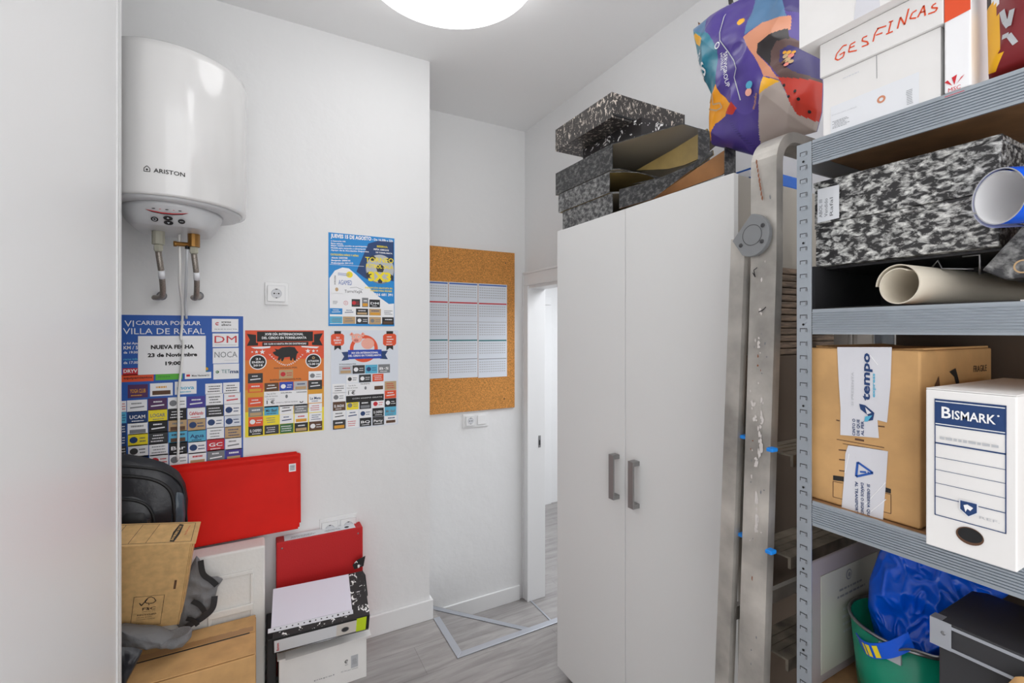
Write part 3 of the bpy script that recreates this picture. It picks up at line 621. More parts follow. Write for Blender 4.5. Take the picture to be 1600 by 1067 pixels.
for k, m in enumerate(['cyan', 'tan', 'dark_grey', 'tan', 'black']): advert(c, (684+121*k, 914+2*k), (800+119*k, 980+3*k), m, 720+k, None, None, None, 3)
tag(mb.build('football_poster'), 'blue and white football tournament poster with a ball and yellow 3x3', 'poster', 'posters taped to the back wall')

# ================================================================== CORK BOARD AND CALENDAR
t = thing('cork_board', 'brown frameless cork board on the far wall', 'board', (1.1, Y2, 1.45))
MB().box((.62+.14, Y2-.014, .937), (1.508, Y2-.0005, 1.972), 'cork').build('board_panel', t, bevel=.001)
for px, py in ((790, 411), (788, 623)):
    p = at(px, py, y=Y2-.015); MB().lathe((p.x, Y2-.0145, p.z), [(.004, 0), (.0035, .003), (.001, .0035)], 'dark_grey', 12, ax=-Y).build('screw', t)
zc = (640, 360, 3.335)
cols = [(40, 203, 'left'), (204, 357, 'middle'), (358, 509, 'right')]
for k, (xa, xb, nm) in enumerate(cols):
    yt, ybt = 268+k*8, 776-k*4
    A, B = at(640+xa/zc[2], 360+(ybt)/zc[2], y=Y2-.016), at(640+xb/zc[2], 360+(yt)/zc[2], y=Y2-.016)
    mb = MB().box((A.x, Y2-.0158, A.z), (B.x-.002, Y2-.0148, B.z), 'paper_blueish')
    c = Can(mb, (A.x, Y2-.0159, A.z), X, Z, -Y, zoom=zc, eps=.0002); W, Hh = B.x-.002-A.x, B.z-A.z
    for j, m in enumerate(['blue', 'print_red', 'light_grey', 'teal', 'mid_grey']):
        v = Hh*(.985-.197*j); c.rect(.004, v-.004 if j not in (2, 4) else v-.002, W-.004, v+.004 if j not in (2, 4) else v+.002, m, 1)
        for r_ in range(5):
            for q_ in range(12):
                u = .008+(W-.016)*q_/12; c.rect(u, v-.022-.0155*r_, u+(W-.016)/12*.72, v-.0165-.0155*r_, 'light_grey', 1)
        for q_ in range(4): c.rect(.008+(W-.016)*q_/4, v-.098, .0086+(W-.016)*q_/4, v-.01, 'faint_grey', 2)
    tag(mb.build('calendar_sheet'), f'{nm} of the three white printed calendar sheets on the cork board', 'paper', 'calendar sheets on the cork board')

# ================================================================== FLOOR PILE AT THE BACK WALL, LEFT
t = thing('foam_block', 'white polystyrene packing block standing below the red folders', 'packing foam', (-.2, 2.16, 0))
f = MB().box((-.46, 2.095, .001), (.021, 2.19, .598), 'foam')
f.build('block', t, bevel=.008, seg=3)
c_ = MB().box((-.28, 2.088, .50), (-.02, 2.0935, .515), 'foam').box((-.03, 2.088, .25), (-.018, 2.0935, .50), 'foam').box((-.17, 2.084, .36), (-.02, 2.0935, .385), 'foam').box((-.17, 2.088, .12), (-.158, 2.0935, .50), 'foam')
c_.build('moulded_ribs', t, bevel=.003)
# red folders
def folder(k, label, dx, dz, sticker=False):
    yb = 2.205-.008*0+k*.0085
    t = thing('red_folder', label, 'folder', (-.10, yb-.002, .599), (math.radians(-3.2), 0, 0), 'large red cardboard folders leaning on the back wall')
    W = .262; mb = MB().box((-W-.06+dx, -.0015, dz), (.250+dx, .0015, .297+dz), 'red').box((-W-.06+dx, .0025, dz+.003), (.246+dx, .0045, .300+dz), 'red').box((-W-.06+dx, -.0015, dz), (.25+dx, .0045, dz+.002), 'red')
    mb.build('folder_cover', t, world=False)
    if sticker:
        s = MB().box((.213, -.0022, .246), (.240, -.0016, .279), 'paper'); c = Can(s, (.213, -.0023, .246), X, Z, -Y)
        for q in range(4): c.rect(.004, .006+.0045*q, .023, .0085+.0045*q, 'mid_grey', 1)
        c.rect(.004, .022, .023, .029, 'light_grey', 1); s.build('price_sticker', t, world=False)
folder(0, 'front large red cardboard folder with a white sticker in its corner', -.002, .0, True)
folder(1, 'second large red folder, peeking out right behind the stickered one', .004, .004)
folder(2, 'third large red folder, furthest to the right against the wall', .010, .018)
folder(3, 'rearmost large red folder, highest at its right corner', -.002, .023)
# cardboard box on the floor
t = thing('cardboard_box', 'brown cardboard box with torn tape on the floor by the wardrobe', 'box', (-.2, 1.95, 0))
MB().box((-.42, 1.832, .001), (-.010, 2.078, .335), 'cardboard').build('box_body', t, bevel=.004)
for n, a, b, rx in (('flap', 1.834, 1.950, .05), ('flap', 1.956, 2.078, -.04)):
    R = Matrix.Rotation(rx, 3, 'X'); MB().box((-.42, a, .3375), (-.012, b, .3415), 'cardboard', R, (0, a if rx > 0 else b, .3375)).build(n, t, bevel=.001)
tp = MB(); c = Can(tp, (-.21, 1.955, .3445), X, Y, Z); c.poly([(-.16+.02*k, -.004-.006*math.sin(math.pi*k/17)+random.uniform(-.0015, .0015)) for k in range(18)]+[(.18, .003), (-.16, .002)], 'black', 6)
pts = [(-.2, .03)]+[(-.2+.022*k, .018+random.uniform(-.004, .004)) for k in range(1, 18)]+[(.19, .022)]
for k in range(17):
    c.poly([(-.2+.023*k, .004), (-.2+.023*(k+1), .004), (-.2+.023*(k+1), .04+random.uniform(-.003, .003)), (-.2+.023*k, .04+random.uniform(-.003, .003))], 'cardboard_tape', 4)
tp.build('torn_tape', t)
# kraft archive box, tipped towards the room
t = thing('archive_box', 'kraft archive box tipped forward on top of the brown cardboard box', 'box', (-.187, 1.865, .745), Matrix.Rotation(math.radians(9), 3, 'Y') @ Matrix.Rotation(math.radians(20), 3, 'X'))
W, D_, Hh = .37, .10, .345
MB().box((-W, 0, -Hh), (-.012, D_-.004, -.004), 'kraft').build('box_body', t, world=False, bevel=.001)
ld = MB().box((-W, -.001, -.003), (.002, D_+.004, 0), 'kraft').box((-.0115, .0, -Hh), (-.008, D_, -.0035), 'kraft').box((-.0075, .004, -.30), (-.005, D_-.012, -.02), 'kraft')
c = Can(ld, (0, 0, 0), X, Y, Z)
c.frame(-.36, .008, -.012, D_-.002, .0014, 'print_black', 1)
for k in range(5): c.line((-.135-.045*k, .010), (-.115-.045*k, D_-.004), .0012, 'print_black', 1)
c.poly([(-.072, .012), (-.060, .010), (-.050, .045), (-.046, .09), (-.058, .094), (-.070, .055)], 'print_black', 1)
c.text('BANKERS BOX', -.064, .016, .0075, 'kraft', w=.070, l=3, rot=math.radians(78), bold=.03); c.text('by Fellowes', -.033, .040, .005, 'print_red', w=.045, l=2, rot=math.radians(80))
ld.build('lid', t, world=False, bevel=.0008)
pr = MB(); c = Can(pr, (0, -.0012, 0), X, Z, -Y)
c.frame(-.145, -.332, -.062, -.205, .0011, 'print_black', 1)
c.pline([(-.128, -.232), (-.122, -.244), (-.108, -.218)], .003, 'print_black', 1)
c.pline([(-.102, -.244), (-.102, -.236), (-.110, -.234), (-.114, -.226), (-.106, -.212), (-.098, -.210), (-.090, -.216), (-.084, -.228), (-.090, -.236), (-.100, -.237)], .0022, 'print_black', 1)
c.text('FSC', -.118, -.264, .012, 'print_black', w=.036, l=1, bold=.01); c.text('www.fsc.org', -.118, -.271, .0035, 'print_black', w=.036, l=1)
c.text('RECYCLED', -.130, -.286, .006, 'print_black', w=.052, l=1, bold=.01); c.text('Made from', -.130, -.296, .004, 'print_black', w=.04, l=1); c.text('recycled material', -.130, -.304, .004, 'print_black', w=.05, l=1); c.text('FSC C000000'[:3], -.130, -.322, .004, 'print_black', w=.02, l=1)
c.rect(-.0405, -.185, -.034, -.148, 'brown', 1)
pr.build('front_print', t, world=False)

def blob(outline, plane, T, m, rough_=.0, seed=0, K=14, N=72, matf=None, puff=.5, back=.35, fs=9.0, crease=0):
    """soft closed body: outline [(u,v)] on plane (o,U,V,N); bulges T forward, T*back behind, wrinkled by noise"""
    o, U, V, Nn = plane; n = len(outline)
    L = [0]; P = [Vector(p) for p in outline]
    for i in range(n): L.append(L[-1]+(P[(i+1) % n]-P[i]).length)
    cen = sum(P, Vector((0, 0)))/n; ring = []
    for k in range(N):
        d = L[-1]*k/N; i = max(j for j in range(n) if L[j] <= d+1e-9); f = (d-L[i])/max(L[i+1]-L[i], 1e-9); ring.append(P[i].lerp(P[(i+1) % n], f))
    mb = MB()
    def depth(p, s, side):
        hgt = T*(1-s**2.2)**puff if s < 1 else 0
        q = Vector((p.x*fs+seed*7.3, p.y*fs, seed*1.7)); w = 1-abs(noise.noise(q*1.0))*2; w2 = noise.noise(q*2.3)
        hgt += rough_*(w*.7+w2*.5)*(1-s**6)
        if crease: q3 = Vector((p.x*38+p.y*14+noise.noise(q)*1.2, p.y*30-p.x*9+noise.noise(q*1.3)*1.2, seed)); hgt += crease*((1-abs(noise.noise(q3))*2)**3-.3)*(1-s**5)
        return hgt*(1 if side > 0 else -back)
    grid = {}
    for side in (1, -1):
        rows = []
        for j in range(K, 0, -1):
            s = j/K; rows.append([(cen+(p-cen)*s, s) for p in ring])
        vs = []; info = []
        for r in rows:
            for p, s in r: vs.append(o+U*p.x+V*p.y+Nn*depth(p, s, side)); info.append(p)
        vs.append(o+U*cen.x+V*cen.y+Nn*depth(cen, 0, side)); info.append(cen); ci = len(vs)-1
        fs_ = []
        for j in range(K-1):
            for k in range(N): a, b = j*N+k, j*N+(k+1) % N; fs_.append((a, b, b+N, a+N) if side > 0 else (b, a, a+N, b+N))
        for k in range(N): a, b = (K-1)*N+k, (K-1)*N+(k+1) % N; fs_.append((a, b, ci) if side > 0 else (b, a, ci))
        # orient by plane handedness (outline assumed counter-clockwise)
        by = {}
        for f in fs_:
            q = sum((info[i] for i in f), Vector((0, 0)))/len(f); by.setdefault(matf(q) if (matf and side > 0) else m, []).append(f)
        base = len(mb.v); mb.v += vs
        for mm, ff in by.items():
            i = mb.mi(mm)
            for f in ff: mb.f.append(tuple(base+k for k in f)); mb.m.append(i); mb.sm.append(True)
    def surf(u, v, l):
        p = Vector((u, v)); d = p-cen; best = 1e9
        # radial fraction s by intersecting the ray with the outline ring
        for k in range(N):
            a, b = ring[k]-cen, ring[(k+1) % N]-cen; e = b-a; den = d.x*e.y-d.y*e.x
            if abs(den) < 1e-12: continue
            tt = (a.x*e.y-a.y*e.x)/den; ss = (a.x*d.y-a.y*d.x)/den
            if tt > 0 and -1e-6 <= ss <= 1+1e-6: best = min(best, tt)
        s = min(.999, 1/best) if best < 1e8 else 0
        return o+U*u+V*v+Nn*(depth(p, s, 1)+l)
    return mb, surf
def inpoly(p, poly):
    r = False; n = len(poly)
    for i in range(n):
        a, b = poly[i], poly[(i+1) % n]
        if (a[1] > p[1]) != (b[1] > p[1]) and p[0] < (b[0]-a[0])*(p[1]-a[1])/(b[1]-a[1])+a[0]: r = not r
    return r
def outl(pts, zoom, plane):
    """photo outline -> local u,v on a real plane (counter-clockwise)"""
    c = Can(MB(), plane[0], plane[1], plane[2], plane[3], zoom=zoom); q = [c.q(*p) for p in pts]
    a = sum(q[i][0]*q[(i+1) % len(q)][1]-q[(i+1) % len(q)][0]*q[i][1] for i in range(len(q)))
    return q if a > 0 else q[::-1]

# backpack on the foam block
t = thing('backpack', 'black backpack sitting behind the tipped kraft archive box', 'backpack', (-.38, 2.1, .6))
bp = (Vector((-.38, 2.11, .80)), X, Z, -Y)
zp_ = (185, 690, 5.424)
body = [(-.155, -.19), (.10, -.19), (.128, -.13), (.143, -.06), (.147, .02), (.139, .08), (.118, .13), (.08, .165), (.03, .19), (-.03, .212), (-.08, .22), (-.13, .20), (-.16, .12), (-.165, 0)]
mb, sf = blob(body, bp, .068, 'backpack', .004, 3, 14, 80, puff=.33, back=.9)
b0 = mb.build('bag_body', t)
def pip(path, r, m, sf, lift=.002): return MB().tube(spl([sf(u, v, lift) for u, v in path], 6), r, m, 8)
pip([(.145, -.1), (.142, .0), (.136, .07), (.112, .118), (.07, .152), (.0, .175), (-.08, .19), (-.14, .175)], .0045, 'black', sf).build('piping', b0)
pip([(.105, -.17), (.112, -.05), (.108, .05), (.085, .10), (.03, .135), (-.06, .155), (-.14, .15)], .006, 'black', sf).build('zip', b0)
fp = [(-.15, -.185), (.055, -.185), (.066, -.08), (.064, .01), (.045, .055), (.0, .085), (-.08, .10), (-.15, .09)]
mb, sf2 = blob(fp, (bp[0]-Y*.055, X, Z, -Y), .03, 'backpack', .003, 5, 10, 64, puff=.35, back=.2)
pk = mb.build('front_pocket', t)
pip([(.05, -.17), (.056, -.05), (.054, .0), (.036, .042), (-.005, .068), (-.08, .082), (-.14, .075)], .005, 'black', sf2).build('pocket_zip', pk)
MB().box((.042-.38, 2.005, .775), (.050-.38, 2.010, .80), 'steel').build('zip_pull', pk)
mb, _ = blob([(-.02, -.17), (.035, -.17), (.045, -.02), (.03, .02), (-.02, .03), (-.05, .0), (-.05, -.12)], (bp[0]-Y*.083, X, Z, -Y), .012, 'black', .002, 6, 8, 40, back=.2); mb.build('lower_pocket', t)
mb, _ = blob([(.086, -.16), (.135, -.12), (.143, -.02), (.138, .05), (.118, .085), (.100, .05), (.092, -.05)], (bp[0]-Y*.035, X, Z, -Y), .022, 'backpack_shine', .006, 8, 8, 40, back=.3, fs=40); mb.build('side_pocket', t)
# grey cloth bag squeezed between the boxes
t = thing('fabric_bag', 'empty grey cloth bag with straps squashed under the kraft archive box', 'bag', (-.2, 1.98, .345))
zg = (185, 790, 3.853)
g1 = (Vector((-.2, 2.062, .5)), X, Z, -Y)
mb, _ = blob(outl([(470, 300), (488, 320), (505, 400), (545, 428), (600, 425), (632, 442), (598, 490), (582, 560), (545, 640), (450, 725), (390, 770), (330, 690), (390, 450)], zg, g1), g1, .016, 'grey_cloth', .012, 11, 14, 80, back=.8, fs=20); mb.build('bag_body', t)
g2 = (Vector((-.28, 1.935, .40)), X, Z, -Y)
mb, _ = blob(outl([(0, 720), (150, 732), (240, 736), (330, 778), (400, 756), (446, 738), (440, 790), (400, 835), (340, 842), (250, 836), (180, 850), (90, 842), (0, 838)], zg, g2), g2, .035, 'grey_cloth', .014, 4, 14, 90, back=.9, fs=24, puff=.35); mb.build('rolled_edge', t)
def strp(path, y_, wd, m):
    P_ = [at(zg[0]+a/zg[2], zg[1]+b/zg[2], y=y_) for a, b in path]
    MB().sweep(spl(P_, 8), [(-wd, -.0015), (wd, -.0015), (wd, .0015), (-wd, .0015)], (0, -.35, .3), m).build('strap', t)
def ribbon(path, wds, y_, m):
    P_ = spl([at(zg[0]+a/zg[2], zg[1]+b/zg[2], y=y_) for a, b in path], 6); mb = MB(); n_ = len(P_); A = []
    for k, p in enumerate(P_):
        tg = (P_[min(k+1, n_-1)]-P_[max(k-1, 0)]).normalized(); sd = Vector((-tg.z, 0, tg.x))*wds
        A.append([p+sd-Y*.001, p-sd-Y*.001, p-sd+Y*.001, p+sd+Y*.001])
    mb.ring(A, m, smooth=False); mb.build('strap', t)
ribbon([(495, 330), (510, 410), (560, 450), (592, 480)], .009, 2.040, 'black')
ribbon([(580, 545), (565, 620), (500, 680), (425, 720), (385, 770)], .010, 2.034, 'backpack')
ribbon([(445, 575), (490, 600), (520, 640)], .008, 2.030, 'black')
ribbon([(410, 680), (450, 690), (478, 720)], .007, 2.020, 'black')
mb = MB(); blk = outl([(0, 842), (90, 846), (150, 862), (120, 930), (60, 1040), (30, 1120), (0, 1120)], zg, (Vector((-.3, 1.828, .3)), X, Z, -Y))
mb, _ = blob(blk, (Vector((-.3, 1.822, .3)), X, Z, -Y), .010, 'backpack', .006, 9, 8, 50, back=.3, fs=30); mb.build('shadow_fill', t)  # black body standing in for the shadowed void below the bag's left end
tag(MB().box((.027, 2.06, .001), (.060, 2.255, .24), 'gloss_black').build('shadow_slab', bevel=.004), 'thin black slab added for the shadow between the foam block and the white carton', 'case')  # added dark slab; this gap holds only shadow

# ================================================================== BINDER PILE
t = thing('paper_carton', 'white paper carton on the floor under the black binder', 'box', (.23, 2.13, 0))
mb = MB().box((.068, 2.010, .001), (.396, 2.165, .178), 'card_white'); z8 = (400, 790, 3.853)
c = Can(mb, (.068, 2.0099, .001), X, Z, -Y, zoom=z8)
c.ringc(*c.q(545, 938), .0042, .0072, 'print_black', 1, .5, 5.2); u, v = c.q(545, 938); c.line((u-.004, v), (u+.004, v), .0022, 'print_black', 2); c.scribble(u-.008, v-.016, u+.008, v-.010, 'dark_grey', 2, 2, seed=2)
c.zr(572, 905, 614, 965, 'light_grey', 1); c.scribble(*c.q(577, 958), *c.q(608, 912), 'mid_grey', 5, 2, seed=4); c.zt('FSC MIX papel certificado', 512, 1005, 614, 7, 'mid_grey', y1=976, l=2); c.zt('papel', 350, 1056, 470, 8, 'mid_grey', y1=1020, l=2)
mb.build('box_body', t, bevel=.002)
MB().box((.062, 2.004, .179), (.402, 2.165, .1815), 'card_white').box((.09, 1.985, .182), (.410, 2.165, .1845), 'card_white', Matrix.Rotation(.10, 3, 'X'), (0, 1.985, .182)).build('lid_flaps', t)
MB().box((.085, 2.045, .205), (.385, 2.165, .222), 'paper').build('paper_fill', t)
BR = Matrix.Rotation(math.radians(-3), 3, 'Z') @ Matrix.Rotation(math.radians(25), 3, 'X')
t = thing('ring_binder', 'black speckled lever arch binder with white spine lying on the carton', 'binder', (.045, 1.978, .229), BR)
Lb, Db, Tb = .350, .212, .084
MB().box((0, .004, Tb-.003), (Lb, Db, Tb), 'splatter').build('front_cover', t, world=False, bevel=.001)
MB().box((0, .004, 0), (Lb, Db, .003), 'splatter').build('back_cover', t, world=False, bevel=.001)
sp = MB().box((0, 0, 0), (Lb, .0035, Tb), 'black'); c = Can(sp, (0, -.0001, 0), X, Z, -Y)
c.rect(.006, .006, .300, Tb-.010, 'label_white', 1); c.rect(.300, .003, .338, Tb-.002, 'neon', 2)
mat('spine_patch', (228, 222, 214), .6); c.rect(.225, .006, .300, Tb-.010, 'spine_patch', 2); c.circ(.258, .036, .0145, 'steel', 3, 28); c.circ(.258, .036, .0115, 'dark_grey', 4, 28); c.text('Biurowo'[:7], .022, .014, .009, 'print_red', w=.045, l=3, rot=math.pi/2, bold=.02)
sp.build('spine', t, world=False)
MB().box((.02, .012, .006), (Lb-.02, Db-.004, .045), 'paper').build('paper_block', t, world=False)
MB().tube([(.02, .0, .0), (Lb, .0, .0)], .0025, 'steel', 8).build('bottom_rail', t, world=False)
t = thing('paper_stack', 'white sheets in a clear punched sleeve lying on the black binder', 'papers', (.045, 1.978, .229), BR)
RP = Matrix.Rotation(math.radians(-1), 3, 'Z')
MB().box((-.006, .045, Tb+.0012), (.285, .212, Tb+.0035), 'paper_lilac', RP).build('sheets', t, world=False)
sl = MB().box((-.016, .027, Tb+.0008), (.288, .0445, Tb+.0022), 'tape_clear', RP)
c = Can(sl, RP @ Vector((0, .027, Tb+.0023)), RP @ X, RP @ Y, Z)
for k in range(14): c.circ(.006+.0205*k, .009, .0028 if k not in (6, 11) else .004, 'black', 1, 10)
sl.build('punched_sleeve', t, world=False)
t = thing('marbled_divider', 'torn black speckled card sticking up at the right of the binder', 'card', (.39, 2.2, .3))
MB().prism([(.372, 2.150, .392), (.412, 2.155, .395), (.420, 2.155, .438), (.385, 2.152, .430), (.364, 2.150, .412)], (0, .003, 0), 'splatter').build('card', t)
MB().prism([(.404, 2.09, .275), (.420, 2.10, .29), (.418, 2.14, .36), (.404, 2.145, .385)], (0, .003, 0), 'black').build('flap', t)
t = thing('red_binder', 'red binder standing behind the black binder, below the double socket', 'binder', (.24, 2.222, .001), (math.radians(-1), 0, 0))
MB().box((-.176, -.040, .0), (.176, .034, .556), 'red_binder').build('cover', t, world=False, bevel=.004)
lb = MB().box((-.145, -.034, .5565), (.145, .028, .5572), 'label_white'); c = Can(lb, (-.145, -.030, .5573), X, Y, Z); c.scribble(.02, .004, .13, .030, 'mid_grey', 4, 1, seed=8); c.scribble(.16, .006, .235, .030, 'mid_grey', 3, 1, seed=9); c.circ(.255, .018, .010, 'dark_grey', 1, 16)
lb.build('spine_label', t, world=False)
for x_ in (-.155, .155): MB().lathe((x_, -.0405, .53), [(.004, 0), (.003, .001), (.001, .0015)], 'steel', 12, ax=-Y).build('rivet', t, world=False)

# ================================================================== WHITE WARDROBE (right)
XW = 1.104; W0, W1, WZ = .803, 1.634, 1.868
t = thing('white_wardrobe', 'white two door wardrobe with bar handles beside the doorway', 'wardrobe', (1.33, 1.2, 0))
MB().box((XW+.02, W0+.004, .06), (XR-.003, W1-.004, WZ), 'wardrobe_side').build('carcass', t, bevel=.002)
MB().box((XW+.05, W0+.01, 0), (XR-.02, W1-.01, .0595), 'dark_grey').build('plinth', t)
for a, b, hy in ((1.2215, W1, 1.259), (W0, 1.2185, 1.162)):
    d = MB().box((XW, a, .04), (XW+.0185, b, WZ+.001), 'wardrobe_door').build('door', t, bevel=.0015)
    h = MB().box((XW-.030, hy-.0125, .865), (XW-.024, hy+.0125, 1.02), 'handle_metal').box((XW-.024, hy-.0125, .865), (XW-.0005, hy+.0125, .880), 'handle_metal').box((XW-.024, hy-.0125, 1.005), (XW-.0005, hy+.0125, 1.02), 'handle_metal')
    h.build('handle', d, bevel=.001)

# ================================================================== FILES ON THE WARDROBE
zf = (850, 120, 4.103)
G = 'archive files piled on the white wardrobe'
def case(label, x0, x1, ya, yb, z0, z1, yend, mark, inside, fx=.62, bulge=.03, ylow=None):
    """slip case lying down: spine panel to the room, open slanted mouth towards the ladder"""
    t = thing('archive_file', label, 'file', ((x0+x1)/2, (ya+yb)/2, z0), None, G)
    MB().box((x0, ya, z0), (x0+.003, yb, z1), mark).build('spine_panel', t)
    xm = x0+(x1-x0)*fx
    cur = [(x0+.003, ya)]+[(x0+(xm-x0)*q, ya+(yend-ya)*(q**1.0)+bulge*math.sin(math.pi*q)*-1) for q in (.25, .5, .75)]+[(xm, yend), (x1, yend), (x1, yb), (x0+.003, yb)]
    MB().prism([(a, b, z1-.003) for a, b in cur], (0, 0, .003), inside, mark).build('top_panel', t)
    if ylow: cur = [(a, max(b, ylow)) for a, b in cur]
    MB().prism([(a, b, z0) for a, b in cur], (0, 0, .003), inside, mark).build('bottom_panel', t)
    MB().prism([(x1-.003, ylow or yend, z0+.003), (x1-.003, yb, z0+.003), (x1-.003, yb, z1-.003), (x1-.003, yend, z1-.003)], (.003, 0, 0), inside, mark).build('back_panel', t)
    MB().box((x0+.003, yb-.003, z0+.003), (x1-.003, yb, z1-.003), mark).build('end_panel', t)
    return t
case('lowest grey marbled file at the left of the wardrobe top', 1.108, 1.40, 1.292, 1.600, 1.8695, 1.944, 1.27, 'marble_fine', 'beige_inside')
case('second grey marbled file from the bottom at the left of the wardrobe top', 1.102, 1.40, 1.300, 1.622, 1.945, 2.020, 1.268, 'marble_fine', 'olive_inside')
case('third marbled file from the bottom with a wide open mouth', 1.100, 1.40, 1.282, 1.640, 2.022, 2.114, 1.05, 'marble_dark', 'beige_inside', .3, .0, 1.268)
t = thing('archive_box_file', 'black white-splattered box file squeezed under the topmost black box', 'box', (1.3, 1.4, 2.115), None, G)
MB().box((1.185, 1.225, 2.115), (1.43, 1.565, 2.205), 'splatter').build('box_body', t, bevel=.002)
rg = MB().lathe((1.1845, 1.51, 2.135), [(.009, 0), (.009, .002), (.005, .0025)], 'light_grey', 18, ax=-X); rg.build('finger_ring', t)
t = thing('archive_box_file', 'scuffed black archive box topmost on the wardrobe pile', 'box', (1.27, 1.45, 2.206), None, G)
MB().box((1.098, 1.282, 2.2065), (1.468, 1.640, 2.298), 'marble_scuffed').build('box_body', t, bevel=.002)
MB().box((1.10, 1.279, 2.215), (1.30, 1.2815, 2.222), 'black').build('lid_seam', t)
# upright-lying slip cases at the right end: panels cut on the slant
def slant(label, xf, xb, z0, front, back, fm, inside, bm=None):
    t = thing('archive_file', label, 'file', ((xf+xb)/2, 1.1, z0), None, G)
    zz = lambda L, x_: [at(zf[0]+a/zf[2], zf[1]+b/zf[2], x=x_) for a, b in L]
    f = [Vector((xf, p.y, max(p.z, z0))) for p in zz(front, xf)]; bk = [Vector((xb, p.y, max(p.z, z0))) for p in zz(back, xb)]
    MB().prism(f, (.004, 0, 0), fm, inside).build('front_panel', t)
    MB().prism(bk, (.004, 0, 0), inside, bm or fm).build('back_panel', t)
    ya, yb = min(p.y for p in f+bk), max(p.y for p in f)
    MB().box((xf+.0042, ya, z0), (xb-.0002, yb, z0+.003), inside).build('bottom_panel', t)
    zt = max(p.z for p in bk); yr = min(p.y for p in bk)
    MB().box((xf+.01, yr-.0035, z0), (xb+.004, yr-.0002, zt-.01), bm or fm).build('end_panel', t)
    return t
slant('black marbled slip file with brown lining, lowest at the wardrobe front edge', 1.112, 1.162, 1.8695, [(482, 722), (940, 600), (820, 690), (700, 782), (482, 845)], [(700, 775), (830, 690), (960, 600), (1160, 468), (1200, 488), (1216, 575), (1140, 628), (700, 790)], 'marble_dark', 'brown_inside')
slant('open slip file with olive lining, pushed between the marbled files and the bag', 1.170, 1.225, 1.945, [(550, 690), (760, 640), (930, 570), (1080, 470), (1084, 500), (960, 592), (780, 660)], [(590, 600), (820, 470), (1045, 332), (1050, 345), (1032, 508), (900, 565), (800, 590)], 'marble_dark', 'olive_inside')
t = thing('blue_folder', 'blue folder under the purple bag on the wardrobe edge', 'folder', (1.25, .88, 1.87))
MB().box((1.20, .812, 1.8695), (1.48, 1.0, 1.905), 'bag_blue').build('folder_cover', t, bevel=.003)
MB().box((1.1955, .82, 1.878), (1.1995, .99, 1.897), 'label_white').build('pages', t)

# ================================================================== PURPLE BAG
zk = (1060, 0, 4.104)
bgp = (Vector((1.17, .80, 2.10)), -Y, Z, -X)
ol = outl([(120, 190), (240, 98), (345, 38), (450, -20), (600, -90), (790, -90), (860, 60), (905, 300), (925, 540), (918, 720), (885, 845), (760, 880), (600, 915), (490, 1000), (350, 962), (230, 935), (232, 830), (262, 690), (200, 540), (150, 400)], zk, bgp)
cz = Can(MB(), *bgp[:3], bgp[3], zoom=zk)
ZP = lambda L: [cz.q(*p) for p in L]
reg = [('bag_yellow', ZP([(470, 187), (480, 168), (500, 159), (520, 168), (530, 187), (520, 206), (500, 216), (480, 206)])),
       ('bag_yellow', ZP([(160, 255), (190, 250), (262, 295), (255, 325), (225, 335), (175, 305)])),
       ('bag_red', ZP([(415, 768), (478, 700), (500, 740), (465, 775)])),
       ('bag_orange', ZP([(215, 945), (235, 740), (330, 632), (368, 588), (392, 645), (470, 712), (410, 780), (320, 822), (255, 905)])),
       ('bag_teal', ZP([(100, 190), (150, 230), (300, 262), (375, 370), (368, 588), (270, 690), (150, 480)])),
       ('bag_steel', ZP([(100, 190), (240, 80), (250, 205), (300, 270), (150, 235)])),
       ('bag_navy', ZP([(725, 0), (800, -100), (900, 100), (780, 120)])),
       ('bag_steel', ZP([(565, -100), (725, -100), (780, 150), (640, 195), (550, 285), (560, 100)])),
       ('bag_black', ZP([(790, 225), (700, 280), (640, 340), (632, 400), (700, 470), (705, 380), (740, 320), (800, 290)])),
       ('bag_navy', ZP([(800, 330), (940, 370), (940, 520), (830, 500), (745, 440), (750, 370)])),
       ('bag_brown', ZP([(800, 280), (740, 320), (705, 380), (700, 470), (770, 545), (940, 530), (940, 330)])),
       ('bag_red', ZP([(758, 545), (940, 530), (940, 800), (830, 760), (800, 660)])),
       ('bag_yellow', ZP([(672, 545), (765, 568), (700, 620), (645, 655)])),
       ('bag_white', ZP([(645, 655), (765, 568), (810, 690), (830, 760), (940, 800), (900, 900), (560, 930), (600, 800)])),
       ('bag_salmon', ZP([(545, 300), (640, 195), (800, 140), (800, 230), (700, 285), (640, 340), (632, 400), (770, 560), (672, 540), (620, 420)]))]
def bagm(q):
    for m, p in reg:
        if inpoly(q, p): return m
    return 'bag_purple'
t = thing('shopping_bag', 'big crumpled purple printed plastic bag on top of the wardrobe', 'bag', (1.17, .8, 1.9))
mb, sf = blob(ol, bgp, .075, 'bag_purple', .024, 2, 120, 440, bagm, .5, .6, 8)
pr = mb; c = Can(pr, *bgp[:3], bgp[3], zoom=zk, wrap=lambda u, v, l: sf(u, v, .003+l))
c.pline([c.q(*p) for p in [(375, 30), (378, 150), (378, 260), (400, 320), (450, 390), (500, 450), (518, 500), (495, 550), (515, 620), (528, 690)]], .0022, 'light_grey', 1)
u, v = c.q(418, 398); c.text('SERVIGROUP', u, v, .0115, 'paper', w=.098, l=2, rot=math.radians(-84)); u, v = c.q(397, 402); c.text('HOTELES', u, v, .007, 'paper', w=.05, l=2, rot=math.radians(-82))
u, v = c.q(382, 350); c.ringc(u, v, .006, .0085, 'paper', 2)
u, v = c.q(175, 455); c.text('ds', u, v, .022, 'paper', w=.042, l=2, rot=.25, slant=.2); u, v = c.q(200, 560); c.text('GS', u, v, .034, 'paper', w=.042, l=2, rot=.15, bold=.02)
